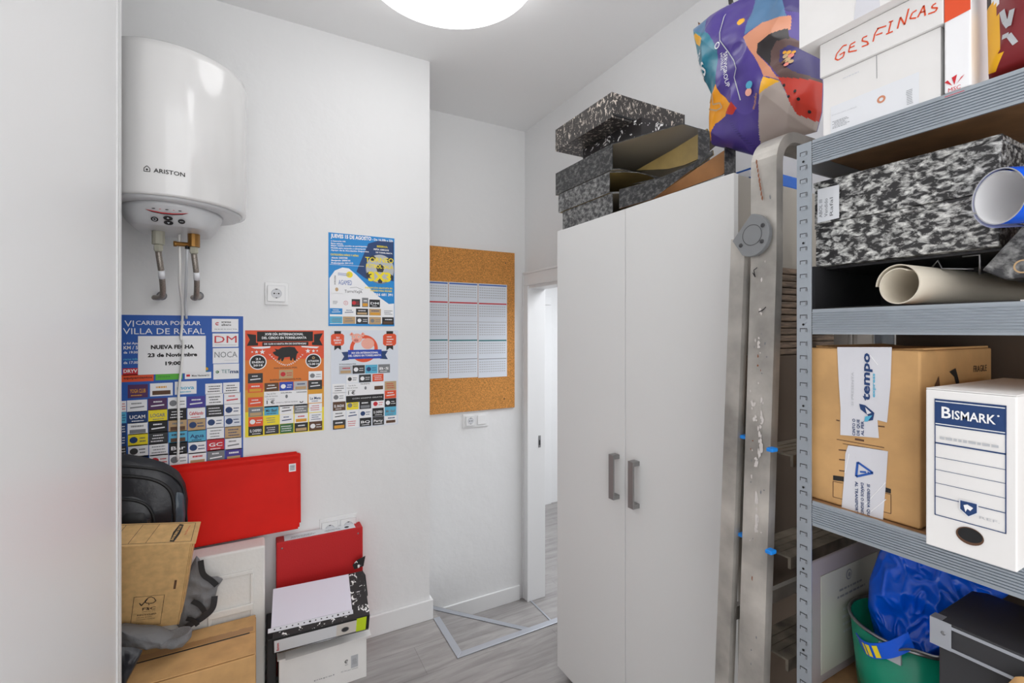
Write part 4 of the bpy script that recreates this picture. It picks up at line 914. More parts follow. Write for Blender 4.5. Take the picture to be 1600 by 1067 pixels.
c.pline([c.q(*p) for p in [(290, 690), (320, 640), (310, 700), (345, 650), (335, 710), (380, 700), (395, 730), (350, 745), (300, 735)]], .004, 'tan', 1)
u, v = c.q(578, 640); c.circ(u, v, .009, 'pink', 2, 14); u, v = c.q(588, 598); c.circ(u, v, .009, 'cyan', 2, 14); u, v = c.q(600, 740); c.text('mundo', u, v, .009, 'gold', w=.034, l=2, rot=1.1)
for (zx, zy, r, m) in ((785, 405, .006, 'tan'), (815, 400, .006, 'pig_snout'), (800, 430, .007, 'tan'), (780, 445, .005, 'brown'), (822, 440, .005, 'tan'), (802, 462, .005, 'pig_snout'), (800, 380, .005, 'gold'), (825, 375, .004, 'gold'), (778, 382, .004, 'gold')): u, v = c.q(zx, zy); c.circ(u, v, r, m, 2, 9)
for p in [(785, 592), (840, 622), (855, 670), (885, 735), (810, 660)]: u, v = c.q(*p); c.circ(u, v, .0025, 'black', 2, 8, .004)
for k in range(9): c.line(c.q(355, 52+k*12), c.q(372, 50+k*12), .0012, 'violet', 1)
for k in range(12): c.line(c.q(440+7*k, 830+12*k), c.q(462+7*k, 826+12*k), .0012, 'bag_navy', 1)
bo = mb.build('bag_body', t)
mb = MB().sweep(spl([sf(*cz.q(330, 30), -.01), sf(*cz.q(350, 20), .0)+Vector((-.01, 0, .05)), sf(*cz.q(420, -10), .0)+Vector((-.01, 0, .05)), sf(*cz.q(450, 0), -.01)], 8), [(-.01, -.001), (.01, -.001), (.01, .001), (-.01, .001)], X, 'bag_black'); mb.build('carry_handle', t)
p0 = at(1094, 40, x=1.16); p1 = at(1088, 30, x=1.16)
d = (p1-p0).normalized(); pc = thing('pencil', 'red pencil tip poking out of the left corner of the purple bag', 'pencil', p0)
MB().tube([p0-d*.10, p0+d*.004], .0035, 'bag_salmon', 6).build('shaft', pc); MB().tube([p0+d*.0042, p0+d*.016], [.0035, .0006], 'brown', 6).build('tip', pc)

# ================================================================== STEP LADDER
t = thing('step_ladder', 'worn aluminium step ladder folded between wardrobe and shelving', 'ladder', (1.1, .65, 0))
def hoop(y0, y1, xa_t, xb_t, xa_b, xb_b, zt, yo_b, m='ladder_metal'):
    r = .062; P = [Vector((xa_b, yo_b, .005)), Vector((xa_t, 0, 1.60)), Vector((xa_t, 0, zt-r))]
    for k in range(1, 9): a = math.pi/2*k/8; P.append(Vector((xa_t+r-r*math.cos(a), 0, zt-r+r*math.sin(a))))
    P.append(Vector((xb_t-r, 0, zt)))
    for k in range(1, 9): a = math.pi/2*k/8; P.append(Vector((xb_t-r+r*math.sin(a), 0, zt-r+r*math.cos(a))))
    P += [Vector((xb_t, 0, 1.60)), Vector((xb_b, yo_b, .005))]
    h_ = .011; sec = [(y0, -h_), (y0+.006, -h_-.004), (y0+.012, -h_), (y1-.012, -h_), (y1-.006, -h_-.004), (y1, -h_), (y1, h_), (y0, h_)]
    return MB().sweep(P, sec, Y, m)
marks = hoop(.583, .640, .947, 1.36, .898, 1.41, 1.862, .02); c = Can(marks, (.935, .577, 0), -Y, Z, -X)
xat = lambda z: .947-(.049)*(1.6-z)/1.6 if z < 1.6 else .947
def onst(u, v, l): return Vector((xat(v)-.0112-l, .640+.02*max(0, (1.6-v)/1.6)-u, v))
c.wrap = onst
rr = random.Random(12)
def fleck(u, v, su, sv, m, l):
    n_ = rr.randint(6, 9); c.poly([(max(.003, min(.054, u+su*rr.uniform(.5, 1.2)*math.cos(2*math.pi*q/n_))), v+sv*rr.uniform(.5, 1.3)*math.sin(2*math.pi*q/n_)) for q in range(n_)], m, l)
for k in range(34): fleck(rr.uniform(.012, .046), rr.uniform(.72, 1.76), rr.uniform(.0008, .0022), rr.uniform(.001, .005), rr.choice(['scrape', 'scrape', 'mid_grey', 'rust', 'mid_grey']), 1)
for path, n_ in (([(.008, 1.33), (.018, 1.28), (.030, 1.255), (.036, 1.20), (.026, 1.165)], 26), ([(.036, 1.30), (.038, 1.24), (.034, 1.20)], 12), ([(.030, 1.10), (.034, 1.06), (.032, 1.03)], 22), ([(.026, 1.50), (.028, 1.48)], 5), ([(.026, 1.43), (.028, 1.415)], 4)):
    P_ = spl([(a, b, 0) for a, b in path], 8)
    for k in range(n_): p = rr.choice(P_); fleck(p.x+rr.gauss(0, .002), p.y+rr.gauss(0, .004), rr.uniform(.0015, .004), rr.uniform(.002, .009), 'scrape', 2+k % 6)
c.pline([(.008, 1.575), (.014, 1.565), (.010, 1.58), (.018, 1.585)], .002, 'black', 9); c.pline([(.024, 1.49), (.034, 1.494), (.040, 1.50)], .002, 'black', 9)
for k in range(9): fleck(.016+.003*k*.5, 1.81-.010*k, .002, .006, 'rust', 9)
marks.build('front_stiles', t)
for xa, xb in ((.942, .896), (1.365, 1.414)):
    MB().sweep([(xa, .668, 1.655), (xb, .703, .005)], [(-.017, -.010), (.017, -.010), (.017, .010), (-.017, .010)], Y, 'ladder_metal').build('rear_leg', t)
for z_ in (.35, .8): MB().box((.958-.02*(1.6-z_), .662+.021*(1.655-z_), z_), (1.35, .674+.021*(1.655-z_), z_+.03), 'ladder_metal').build('rear_crossbar', t)
hc = at(1183, 366, x=.92)+Y*.010; hd = MB()
pts = []
for k in range(22): a = math.radians(-118+206*k/21); pts.append(Vector((.918, hc.y+.004-.045*math.cos(a)*.92, hc.z+.045*math.sin(a))))
pts.append(Vector((.918, hc.y+.047, hc.z-.005))); hd.prism(pts, (.012, 0, 0), 'hinge_plastic')
cc = Can(hd, (.9179, hc.y, hc.z), -Y, Z, -X); cc.ringc(0, 0, .021, .0222, 'dark_grey', 1)
for u, v in ((.024, .016), (.022, -.017), (-.026, -.018)): hd.lathe((.918, hc.y-u, hc.z+v), [(.005, 0), (.004, .002), (.001, .0025)], 'dark_grey', 12, ax=-X)
hd.build('hinge_plate', t, bevel=.002)
for k, z_ in enumerate((1.195, .985, .775, .565, .355, .145)):
    ex = .02*(1.2-z_); yo = .004+.012*(1.2-z_)
    s_ = MB().box((.962-ex, .560+yo, z_-.024), (1.345+ex, .566+yo, z_), 'ladder_tread').box((.962-ex, .566+yo, z_-.004), (1.345+ex, .645+yo, z_), 'ladder_tread').box((.962-ex, .639+yo, z_-.02), (1.345+ex, .645+yo, z_-.0045), 'ladder_tread')
    for q in range(3): s_.box((.97-ex, .585+yo+.018*q, z_+.0002), (1.34+ex, .587+yo+.018*q, z_+.0012), 'ladder_tread')
    so = s_.build('tread', t)
for px, py, x_, y_ in ((1205, 703, .935, .566), (1203, 862, .932, .568), (1163, 683, .93, .655), (1160, 836, .925, .66)):
    p = at(px, py, y=y_); MB().box((p.x-.008, y_-.008, p.z-.003), (p.x+.010, y_+.006, p.z+.005), 'clip_blue').build('blue_clip', t, bevel=.002)

# ================================================================== METAL SHELVING
XS, XB = .90, 1.215; YA, YB = .521, -.42
t = thing('metal_shelving', 'galvanized boltless metal shelving unit at the right edge', 'shelving', (1.05, .1, 0))
def post(x, sx, y, sy):
    th = .0018; mb = MB().box((min(x, x+sx*th), min(y, y+sy*.027), 0), (max(x, x+sx*th), max(y, y+sy*.027), 1.802), 'galvanized').box((min(x+sx*th, x+sx*.027), min(y, y+sy*th), 0), (max(x+sx*th, x+sx*.027), max(y, y+sy*th), 1.802), 'galvanized')
    if sx > 0:
        c = Can(mb, (x-.0001, y, 0), -Y*(-sy) if sy > 0 else -Y, Z, -X)
        for k in range(70):
            z_ = .02+.0255*k; c.rect(.006, z_, .019, z_+.007, 'dark_grey', 1); c.rect(.0075, z_-.001, .019, z_+.0055, 'galvanized', 2); c.rect(.0165, z_, .019, z_+.006, 'mid_grey', 3)
            if k % 6 == 2: c.circ(.0125, z_+.014, .0022, 'black', 2, 10)
    return mb.build('post', t)
post(XS, 1, YA, -1); post(XB, -1, YA, -1); post(XS, 1, YB, 1); post(XB, -1, YB, 1)
LV = [1.803, 1.490, 1.136, .765]
def beam(x, out, z):
    n = 9; pts = [(x-out*.0, z-.002)]; sec = []
    hgt = .046; sec.append((0, 0)); sec.append((.004, 0))
    for k in range(n):
        v = -.006-(hgt-.012)*k/(n-1); sec += [(.004, v+.0014), (.0062, v+.0007), (.0062, v-.0007), (.004, v-.0014)]
    sec += [(.004, -hgt), (0, -hgt)]
    P = [[Vector((x+out*(a), y_, z+b)) for a, b in sec] for y_ in (YA-.0285, YB+.0285)]
    return MB().ring(P, 'galvanized', smooth=False)
for z_ in LV:
    beam(XS+.004, -1, z_).build('front_beam', t); beam(XB-.004, 1, z_).build('rear_beam', t)
    sb = MB().box((XS+.029, YA-.006, z_-.046), (XB-.029, YA-.0025, z_), 'galvanized').build('side_beam', t)
    MB().box((XS+.0045, YB+.03, z_-.014), (XB-.0045, YA-.007, z_-.0005), 'level_board').build('shelf_board', t)

# ---- top level
zt_ = (1240, 0, 4.444)
Z1 = LV[0]+.0005
t = thing('storage_box', 'white cardboard box with red handwritten lid on the top shelf', 'box', (1.0, .39, Z1))
mb = MB().box((.903, .309, Z1), (1.20, .475, Z1+.105), 'card_white'); c = Can(mb, (.9029, .475, Z1), -Y, Z, -X, zoom=zt_)
c.zp([(258, 745), (872, 498), (872, 740), (258, 930)], 'label_white', 1); c.zl((262, 938), (540, 850), .002, 'print_red'); c.zl((742, 772), (868, 735), .003, 'print_red'); c.zl((540, 850), (742, 772), .0012, 'print_red')
c.scribble(*c.q(268, 900), *c.q(390, 800), 'mid_grey', 6, 2, seed=21); u, v = c.q(610, 690); c.ringc(u, v, .003, .006, 'bag_salmon', 2); c.scribble(*c.q(780, 735), *c.q(832, 610), 'mid_grey', 9, 2, seed=22); c.zl((578, 385), (580, 545), .0008, 'mid_grey'); c.scribble(*c.q(318, 548), *c.q(500, 490), 'faint_grey', 1, 2, seed=23)
c.zt('Direccion envio certificado', 268, 806, 440, 8, 'light_grey', y1=745, l=2)
mb.build('box_body', t, bevel=.001)
mb = MB().box((.897, .304, Z1+.106), (1.206, .478, Z1+.166), 'card_white'); c = Can(mb, (.8969, .478, Z1+.106), -Y, Z, -X, zoom=zt_)
for s_ in ([(370, 312), (345, 318), (300, 375), (290, 410), (310, 418), (345, 395), (355, 360), (320, 382)], [(430, 290), (395, 310), (382, 362), (440, 350)], [(390, 333), (425, 318)], [(512, 250), (482, 262), (476, 285), (512, 290), (520, 308), (474, 325)], [(590, 195), (565, 235), (552, 290)], [(580, 200), (645, 180)], [(572, 245), (618, 228)],
           [(662, 155), (692, 145)], [(678, 150), (660, 225)], [(642, 238), (690, 218)], [(722, 200), (742, 120), (772, 172), (800, 60)], [(855, 70), (825, 90), (808, 130), (852, 125)], [(862, 122), (905, 38), (915, 110)], [(880, 88), (915, 78)], [(990, 22), (965, 38), (960, 55), (1000, 55), (985, 80), (935, 98)]):
    c.pline([c.q(*p) for p in s_], .0022, 'orange_red', 1)
mb.build('lid', t, bevel=.001)
t = thing('storage_box', 'upper plain white cardboard box stacked on the handwritten lid', 'box', (1.0, .4, Z1+.167))
MB().box((.876, .285, Z1+.167), (1.18, .503, Z1+.30), 'card_white').build('box_body', t, bevel=.001)
tp = MB(); c = Can(tp, (.8759, .503, Z1+.167), -Y, Z, -X)
c.poly([(.090, .0), (.128, .0), (.126, .03), (.132, .06), (.130, .13), (.094, .13), (.096, .05)], 'tape_clear', 1)
tp.build('packing_tape', t)
t = thing('paper_ream', 'white packet with red top beside the handwritten box on the top shelf', 'packet', (1.0, .285, Z1))
mb = MB().box((.899, .2735, Z1), (1.15, .3035, Z1+.165), 'paper'); c = Can(mb, (.8989, .3035, Z1), -Y, Z, -X, zoom=zt_)
u0, v0 = c.q(1022, 172); c.poly([(.0005, v0), (.0295, v0+.003), (.0295, .1645), (.0005, .1645)], 'orange_red', 1); u, v = c.q(1090, -30); c.text('S', u, v, .018, 'paper', w=.02, l=2, bold=.03)
u, v = c.q(1118, 590)
for a in (-.9, 0, .9): c.poly([(u+.012*math.sin(a)-.003*math.cos(a), v+.002+.010*math.cos(a)), (u+.003*math.sin(a), v), (u+.012*math.sin(a)+.003*math.cos(a), v+.004+.010*math.cos(a))], 'print_red', 2)
c.text('MSC', u, v-.008, .006, 'print_red', w=.014, l=2, al='c'); c.rect(u-.011, v-.014, u+.011, v-.0128, 'print_red', 2)
mb.build('packet_body', t, bevel=.002)
gp = (Vector((.925, .192, 1.93)), -Y, Z, -X)
ol2 = [(-.07, -.12), (.12, -.12), (.13, .0), (.13, .16), (-.066, .16), (-.072, 0)]
cz2 = Can(MB(), *gp[:3], gp[3], zoom=zt_)
Z2 = lambda L: [cz2.q(*p) for p in L]
rg2 = [('bag_yellow', Z2([(1345, 80), (1420, 60), (1470, 100), (1490, 260), (1480, 480), (1400, 540), (1345, 540), (1325, 380), (1310, 180)])), ('bag_black', Z2([(1320, -60), (1420, -60), (1420, 60), (1345, 80), (1320, 100)])), ('paper', Z2([(1250, -60), (1320, -60), (1310, 180), (1330, 420), (1345, 560), (1260, 600)])), ('paper', Z2([(1420, -60), (1480, -60), (1478, 90), (1420, 70)]))]
mat('bag_maroon', (128, 34, 40), .35)
mb, sf3 = blob(ol2, gp, .040, 'bag_maroon', .008, 9, 30, 120, lambda q: next((m for m, p in rg2 if inpoly(q, p)), 'bag_maroon'), .4, .8)
t = thing('snack_bag', 'dark red bag with a yellow fruit picture on the top shelf', 'bag', (.95, .2, Z1)); pr = mb; c = Can(pr, *gp[:3], gp[3], zoom=zt_, wrap=lambda u, v, l: sf3(u, v, .001+l))
for L in ([(1520, 40), (1560, 10), (1590, 40)], [(1510, 130), (1530, 200), (1560, 240), (1590, 130)], [(1510, 310), (1560, 295), (1600, 350)]): c.pline([c.q(*p) for p in L], .006, 'light_grey', 1)
pr.build('bag_body', t)

# ---- second level
Z2_ = LV[1]+.0005; zs = (1240, 200, 3.333)
t = thing('document_tray', 'open black document tray under the marbled boxes on the second shelf', 'tray', (1.05, .39, Z2_))
mb = MB().box((.935, .24, Z2_), (1.19, .513, Z2_+.003), 'gloss_black').box((.935, .507, Z2_+.0031), (1.19, .513, Z2_+.083), 'gloss_black').box((1.184, .24, Z2_+.0031), (1.19, .5065, Z2_+.083), 'gloss_black').box((.97, .25, Z2_+.079), (1.1835, .5065, Z2_+.083), 'gloss_black')
mb.build('tray_body', t)
MB().tube([(.972, .345, Z2_+.062), (.970, .335, Z2_+.074), (.970, .330, Z2_+.060), (.970, .292, Z2_+.055)], .0014, 'steel', 8).tube([(.970, .305, Z2_+.076), (.970, .285, Z2_+.076), (.970, .285, Z2_+.046)], .0016, 'steel', 8).build('lever_mechanism', t)
for k, (lab, dz, dx) in enumerate((('lower marbled black and white box file on the second shelf', .0835, .0), ('upper marbled black and white box file with a white label', .1645, -.004))):
    t = thing('box_file', lab, 'box', (1.07, .39, Z2_+dz), None, 'marbled box files on the second shelf')
    MB().box((.948+dx, .258-.003*k, Z2_+dz), (1.185, .513, Z2_+dz+.0795), 'marble_box').build('box_body', t, bevel=.002)
    MB().box((.946+dx, .256-.003*k, Z2_+dz+.072), (1.184, .5135, Z2_+dz+.0798), 'marble_box').build('lid', t)
    if k:
        mb = MB(); c = Can(mb, (.945+dx, .5135, Z2_+dz), -Y, Z, -X, zoom=zs)
        c.zp([(125, 320), (238, 295), (238, 468), (125, 495)], 'label_white', 1)
        for q in range(3): u, v = c.q(150+28*q, 465-5*q); c.text(['ABOL III', 'Vendido', 'Rafal'][q], u, v, .006, 'mid_grey', w=.034, l=2, rot=math.pi/2)
        mb.build('handwritten_label', t)
def roll(name, label, p, d, r, L, m, inside, turns=1.15, th=.0016, taper=1.0, outm=None, grow=.004):
    t = thing(name, label, 'paper roll', p); d = Vector(d).normalized(); u = d.cross(Z).normalized(); w = u.cross(d); n = int(44*turns)
    def sec(q, off): return [p+d*q+(u*math.cos(2*math.pi*k/44+1.0)+w*math.sin(2*math.pi*k/44+1.0))*((r+grow*k/44)*(1 if q == 0 else taper)-off*.5) for k in range(n+1)]
    o0, o1, i0, i1 = sec(0, 0), sec(L, 0), sec(0, th*2), sec(L, th*2); mb = MB()
    k_ = n+1; vs = o0+o1+i0+i1
    mb.add(vs, [(a, a+1, k_+a+1, k_+a) for a in range(n)], m, True)
    mb.add(vs, [(2*k_+a+1, 2*k_+a, 3*k_+a, 3*k_+a+1) for a in range(n)], inside, True)
    mb.add(vs, [(a+1, a, 2*k_+a, 2*k_+a+1) for a in range(n)]+[(k_+a, k_+a+1, 3*k_+a+1, 3*k_+a) for a in range(n)]+[(0, k_, 3*k_, 2*k_), (k_-1, 2*k_-1, 4*k_-1, 3*k_-1)][:2], outm or m)
    mb.build('rolled_sheet', t); return t, mb, u, w, d
rp = at(1403, 445, x=.905); rp.z = Z2_+.0335
roll('paper_roll', 'cream paper roll lying on the second shelf, sticking out to the front', rp, (1, -.22, -.012), .027, .27, 'cream', 'cream', 1.35, taper=.8, grow=.006)
bp_ = at(1560, 308, x=.885)
t, mbr, u_, w_, d_ = roll('paper_roll', 'blue and white paper roll end resting beside the marbled box files', bp_, (1, -.62, .05), .0345, .15, 'tarp_blue', 'paper', 1.4, outm='light_grey')
zz = MB()
for k in range(10):
    a0 = math.radians(200+6*k); a1 = math.radians(206+6*k)
    P4 = [bp_+d_*q+(u_*math.cos(a)+w_*math.sin(a))*.0412 for q, a in ((.001, a0), (.05, a0), (.05, a1), (.001, a1))]; zz.add(P4, [(0, 1, 2, 3)], 'paper', True)
zz.build('white_band', t)
t = thing('box_file', 'marbled file leaning at the right end of the second shelf', 'file', (1.0, .2, Z2_), None, 'marbled box files on the second shelf')
fa = [at(1240+a/3.333, 200+b/3.333, x=.93) for a, b in ((980, 740), (1195, 505), (1270, 470), (1330, 480), (1330, 770), (1100, 790))]
MB().prism(fa, (.24, 0, 0), 'marble_fine').build('file_body', t, bevel=.002)
rgp = at(1240+1195/3.333, 200+720/3.333, x=.9295); rr_ = MB(); Can(rr_, rgp, -Y, Z, -X).ringc(0, 0, .0075, .0095, 'tan', 1); rr_.build('finger_ring', t)
t = thing('loose_papers', 'crumpled white papers under the leaning marbled file at far right', 'papers', (.96, .2, Z2_))
for k in range(4): MB().box((.93, .12, Z2_+.001+.004*k), (1.12, .232-.006*k, Z2_+.003+.004*k), ['paper', 'black', 'paper', 'cream'][k], Matrix.Rotation(.06*k, 3, 'Z'), (.95, .2, 0)).build('sheet', t)

# ---- third level
Z3 = LV[2]+.0005; zq = (1240, 480, 2.667)
t = thing('parcel_box', 'brown cardboard parcel with white courier tape on the third shelf', 'box', (1.1, .42, Z3))
mb = MB().box((.915, .338, Z3), (1.205, .506, Z3+.282), 'cardboard')
c = Can(mb, (.9149, .489, Z3), -Y, Z, -X, zoom=zq)
for y0, xa, xb in ((470, 178, 192), (495, 352, 380), (594, 188, 220), (634, 190, 215), (680, 190, 215)): c.zl((xa, y0), (xb, y0+3), .002, 'brown', 1)
c.zl((180, 550), (378, 585), .0012, 'brown', 1); c.zl((205, 568), (370, 596), .001, 'brown', 1)
c.zp([(165, 700), (210, 706), (210, 726), (165, 720)], 'print_black', 1); c.zp([(382, 750), (406, 757), (406, 776), (382, 770)], 'print_black', 1)
for a, b in (((165, 725), (165, 790)), ((165, 790), (205, 800)), ((406, 780), (406, 860)), ((406, 860), (375, 852)), ((406, 780), (375, 772)), ((165, 725), (205, 733))): c.zl(a, b, .001, 'brown', 1)
c.zr(256, 545, 294, 560, 'brown', 1)
c2 = Can(mb, (.92, .3379, Z3), X, Z, -Y)
c2.poly([(.02, .20), (.06, .24), (.07, .20), (.035, .20)], 'brown', 1); c2.poly([(.10, .245), (.125, .25), (.14, .225), (.13, .215), (.12, .235)], 'print_black', 1); c2.text('FRAGILE', .2, .24, .012, 'print_black', w=.06, l=1)
mb.build('box_body', t, bevel=.003)
MB().box((.935, .34, Z3+.2825), (1.195, .40, Z3+.286), 'cardboard', Matrix.Rotation(-.06, 3, 'X'), (0, .34, Z3+.2825)).box((.935, .42, Z3+.2825), (1.195, .505, Z3+.286), 'cardboard', Matrix.Rotation(.10, 3, 'X'), (0, .505, Z3+.2825)).build('top_flaps', t)
mb = MB(); c = Can(mb, (.9142, .489, Z3), -Y, Z, -X, zoom=zq)
c.zp([(182, 166), (410, 166), (404, 330), (390, 480), (350, 470), (356, 545), (195, 532), (196, 420), (188, 300)], 'tape_clear', 1)
def up(s_, zx, zy0, zy1, zh, m, bold=.0, slant=0):
    a, b = c.q(zx, zy0), c.q(zx, zy1); h_ = c.q(zx, zy0)[0]-c.q(zx-zh, zy0)[0]
    c.text(s_, a[0], a[1], h_, m, w=abs(b[1]-a[1]), l=3, rot=math.pi/2 if b[1] > a[1] else -math.pi/2, bold=bold, slant=slant)
up('tempo', 318, 392, 192, 34, 'navy', .03, .1); up('express', 340, 376, 276, 12, 'cyan', .03)
c.zp([(275, 402), (300, 408), (338, 440), (332, 470), (296, 476), (312, 450), (280, 425)], 'navy', 3); c.zp([(300, 455), (330, 450), (310, 476), (296, 476)], 'cyan', 4); c.zp([(300, 416), (326, 440), (308, 446)], 'tape_clear', 4)
up('SI PRESENTA', 252, 410, 270, 10, 'light_grey'); up('CINTO O', 258, 535, 465, 12, 'navy', .02); up('DE QUE', 276, 535, 468, 12, 'navy', .02); up('AL PER', 294, 535, 475, 12, 'navy', .02)
c.zp([(228, 575), (300, 585), (394, 600), (384, 750), (372, 895), (290, 870), (200, 840), (212, 700), (216, 610)], 'tape_clear', 1)
tri = [c.q(262, 705), c.q(268, 645), c.q(332, 690)]
for k in range(3): c.line(tri[k], tri[(k+1) % 3], .0036, 'blue', 3)
c.zl((278, 685), (304, 687), .003, 'blue', 3); c.zl((310, 688), (315, 688), .003, 'blue', 3)
def dn(s_, zx, zy0, zy1, zh, m):
    a, b = c.q(zx, zy0), c.q(zx, zy1); h_ = abs(c.q(zx, zy0)[0]-c.q(zx-zh, zy0)[0]); c.text(s_, a[0], a[1], h_, m, w=abs(b[1]-a[1]), l=3, rot=-math.pi/2, bold=.02)
dn('AL TRANSPORTE', 258, 725, 866, 12, 'navy'); dn('DAÑOS O SIGNOS', 282, 730, 868, 12, 'navy'); dn('SI OBSERVA QUE', 308, 735, 876, 12, 'navy')
for a, b in (((300, 820), (384, 730)), ((322, 852), (386, 800)), ((232, 610), (215, 690)), ((320, 200), (352, 240))): c.zl(a, b, .0012, 'paper', 2)
mb.build('courier_tape', t)
t = thing('archive_box', 'white archive box with blue label overhanging the third shelf', 'box', (1.0, .265, Z3))
mb = MB().box((.862, .218, Z3+.0005), (1.17, .312, Z3+.228), 'card_white'); c = Can(mb, (.8619, .312, Z3+.0005), -Y, Z, -X)
Wb, Hb = .094, .2275
fu = lambda zx: (zx-545)/(935-545)*Wb
u0, u1 = .0105, .0845; vv = lambda f: Hb*(1-f)
c.frame(u0, vv(.795), u1, vv(.055), .0012, 'navy', 2); c.rect(u0, vv(.225), u1, vv(.055), 'navy', 1)
c.rect(u0+.0012, vv(.073), u1-.0012, vv(.067), 'label_white', 3); c.rect(u0+.0012, vv(.215), u1-.0012, vv(.209), 'label_white', 3)
c.text('B', u0+.008, vv(.170), .0165, 'paper', w=.0105, l=3, bold=.02); c.text('ISMARK', u0+.0195, vv(.170), .0125, 'paper', w=.0445, l=3, bold=.02); c.circ(u0+.0665, vv(.12), .0012, 'paper', 3, 10)
for f, th in ((.335, .0020), (.425, .0007), (.505, .0007), (.59, .0007), (.675, .0011)): c.rect(u0, vv(f)-th/2, u1, vv(f)+th/2, 'navy', 2)
c.scribble(u0+.006, vv(.32), u1-.004, vv(.275), 'light_grey', 1, 3, seed=31); c.text('REF. BISMARK'[:4], u0+.048, vv(.745), .0035, 'light_grey', w=.02, l=3)
u, v = (u0+u1)/2, vv(.70); c.poly([(u-.010, v+.010), (u+.010, v+.010), (u+.010, v-.004), (u, v-.013), (u-.010, v-.004)], 'label_white', 3); c.poly([(u-.0085, v+.0085), (u+.0085, v+.0085), (u+.0085, v-.0035), (u, v-.011), (u-.0085, v-.0035)], 'navy', 4); c.poly([(u-.005, v+.003), (u-.001, v+.005), (u+.005, v+.002), (u+.002, v-.003), (u-.001, v-.001), (u-.003, v-.006)], 'paper', 5)
c.circ(u+.001, vv(.868), .0145, 'brown', 2, 28, .012); c.circ(u+.0015, vv(.862), .0128, 'black', 3, 28, .0095)
mb.build('box_body', t, bevel=.0015)
MB().box((.8625, .2185, Z3+.2285), (1.165, .3115, Z3+.230), 'card_white').build('top_flap', t)

# ---- fourth level
Z4 = LV[3]+.0005; zv = (1220, 780, 3.718)
t = thing('framed_plaque', 'grey framed certificate plaque standing at the left of the lowest shelf', 'plaque', (1.05, .48, Z4))
MB().box((.908, .508, Z4), (1.20, .5135, 1.008), 'plaque').build('frame', t, bevel=.003)
mb = MB().box((.955, .5065, Z4+.018), (1.17, .5078, .975), 'plaque_paper'); c = Can(mb, (.945, .5064, Z4+.012), X, Z, -Y)
c.circ(.11, .178, .011, 'mid_grey', 1, 18); c.circ(.11, .178, .008, 'plaque_paper', 2, 18); c.circ(.11, .178, .005, 'mid_grey', 3, 12); c.scribble(.06, .135, .18, .160, 'mid_grey', 2, 1, seed=41); c.scribble(.08, .06, .18, .12, 'light_grey', 4, 1, seed=42); mb.build('certificate', t, bevel=.002)
bx, by = 1.06, .405
t = thing('metal_bucket', 'green enamel bucket holding the blue tarpaulin bag on the lowest shelf', 'bucket', (bx, by, Z4))
RB, RT, HB_ = .080, .092, .140
MB().lathe((bx, by, 0), [(.002, Z4), (RB-.004, Z4), (RB, Z4+.004), (RT, Z4+HB_), (RT-.0025, Z4+HB_), (RB-.003, Z4+.008), (.002, Z4+.006)], 'green_enamel', 56, cap=(False, False)).build('pail', t)
ringp = [(bx+(RT+.001)*math.cos(2*math.pi*k/48), by+(RT+.001)*math.sin(2*math.pi*k/48), Z4+HB_) for k in range(49)]
MB().tube(ringp, .0032, 'steel', 8).build('rim', t)
a_ = math.radians(183); ex, ey = bx+RT*math.cos(a_), by+RT*math.sin(a_)
MB().box((ex-.006, ey-.016, Z4+HB_-.03), (ex+.002, ey+.016, Z4+HB_-.006), 'light_grey', Matrix.Rotation(a_, 3, 'Z'), (ex, ey, 0)).build('handle_ear', t)
MB().tube(spl([(ex-.004, ey-.004, Z4+HB_-.015), (ex-.012, ey-.02, Z4+HB_+.004), (.950, .36, Z4+HB_+.018), (.948, .33, Z4+HB_+.026), (.962, .318, Z4+HB_+.03)], 8), .0020, 'steel', 8).build('bail_handle', t)
tpn = (Vector((1.06, .404, .965)), Vector((.20, -.98, 0)).normalized(), Z, Vector((-.98, -.20, 0)).normalized())
t = thing('tarpaulin_bag', 'crumpled blue tarpaulin bag with yellow marked strap stuffed in the bucket', 'bag', (1.0, .41, .95))
mb, sf4 = blob([(-.045, -.15), (.0, -.16), (.045, -.15), (.064, -.06), (.080, -.01), (.125, .055), (.13, .105), (.05, .112), (-.025, .112), (-.048, .06), (-.064, .0), (-.066, -.05)], tpn, .040, 'tarp_blue', .024, 14, 60, 200, None, .55, .7, 12, .0065); mb.build('bag_body', t)
stp = spl([at(1342, 1000, x=.985), at(1352, 1012, x=.962), at(1368, 1017, x=.955), at(1394, 1014, x=.953), at(1424, 1000, x=.962)], 8)
sb = MB().sweep(stp, [(-.014, -.001), (.014, -.001), (.014, .001), (-.014, .001)], Vector((-.25, .2, .85)), 'tarp_blue').build('strap', t)
ym = MB()
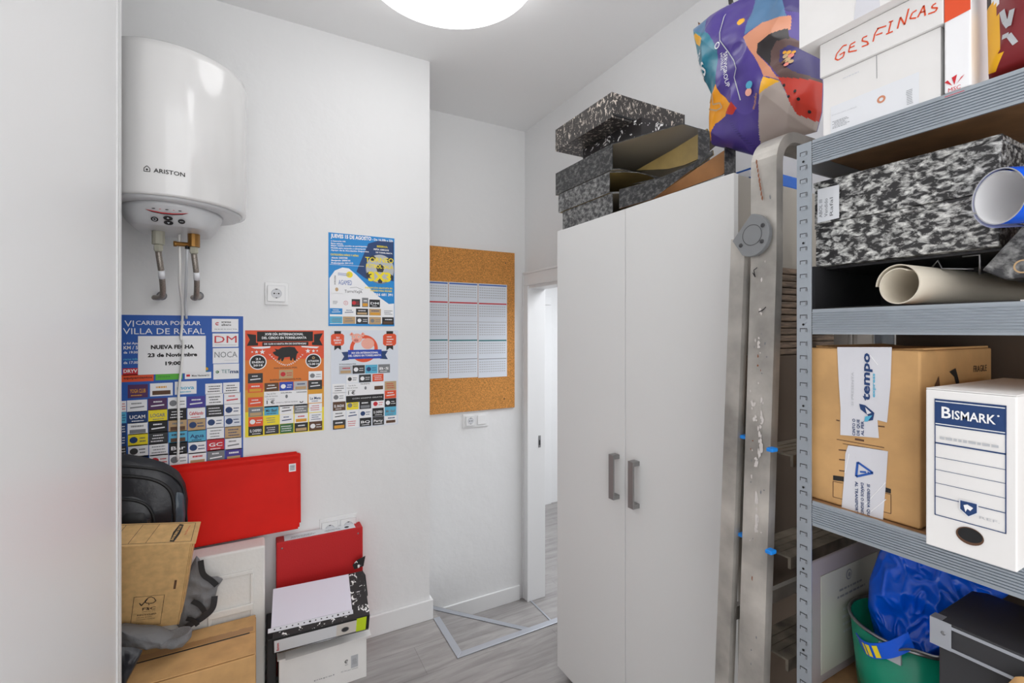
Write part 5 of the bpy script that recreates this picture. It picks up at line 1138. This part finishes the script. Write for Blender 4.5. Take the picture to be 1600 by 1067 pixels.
for i0, i1 in ((7, 9), (10, 13), (15, 18)):
    d0, d1 = stp[i0], stp[i1]; sd = Vector((-.25, .2, .85)).normalized(); nrm = Vector((-.9, -.3, -.3)).normalized()*.0022
    ym.add([d0-sd*.011+nrm, d1-sd*.011+nrm, d1+sd*.011+nrm, d0+sd*.011+nrm], [(0, 1, 2, 3)], 'yellow')
ym.build('yellow_letters', sb)
t = thing('storage_case', 'black fibre case with metal corners at the right of the lowest shelf', 'case', (1.0, .2, Z4))
MB().box((.888, .02, Z4), (1.03, .306, .985), 'black_box').build('case_body', t, bevel=.002)
MB().box((.882, .015, .986), (1.04, .312, 1.024), 'black_box').build('lid', t, bevel=.002)
tr = MB().box((.8805, .014, 1.017), (.8815, .312, 1.0215), 'aluminium').box((.8805, .014, .986), (.8815, .312, .9905), 'aluminium'); tr.build('metal_edging', t)
MB().box((.8795, .289, .986), (.8804, .3135, 1.0252), 'aluminium').box((.8806, .300, 1.0246), (.898, .3135, 1.0254), 'aluminium').box((.8806, .3126, .986), (.898, .3134, 1.0245), 'aluminium').lathe((.8795, .298, 1.008), [(.003, 0), (.002, .001)], 'steel', 10, ax=-X).build('metal_corner', t)
t = thing('paper_wrap', 'torn brown packing paper beside the black case at bottom right', 'packaging', (.86, .2, .95))
pl = (Vector((.865, .215, .975)), -Y, Z, -X)
mb, _ = blob([(-.02, -.06), (.05, -.07), (.06, .02), (.02, .035), (-.004, .028), (-.018, .0)], pl, .012, 'cardboard', .006, 17, 10, 40, back=.5, fs=30); mb.build('crumpled_sheet', t)

tag(MB().box((1.235, -.40, .001), (1.25, .50, 1.78), 'dark_card').build('added_dark_board', bevel=.002), 'dark brown board added for the darkness behind the metal shelving', 'board')  # added board, darkens what shows through the gaps behind the shelves
# ---- things glimpsed behind the ladder
tag(MB().box((1.14, .74, .001), (1.55, .795, 1.385), 'dark_card').build('flat_carton', bevel=.003), 'tall dark brown carton standing behind the ladder against the wardrobe side', 'carton')
t = thing('slatted_roll', 'brown slatted mat stack on the dark carton behind the ladder', 'mat', (1.3, .765, 1.386))
for k in range(13): MB().box((1.16, .742, 1.3865+.018*k), (1.54, .79, 1.4025+.018*k), 'slat_brown').build('slat', t, bevel=.004)
bpy.context.view_layer.update()
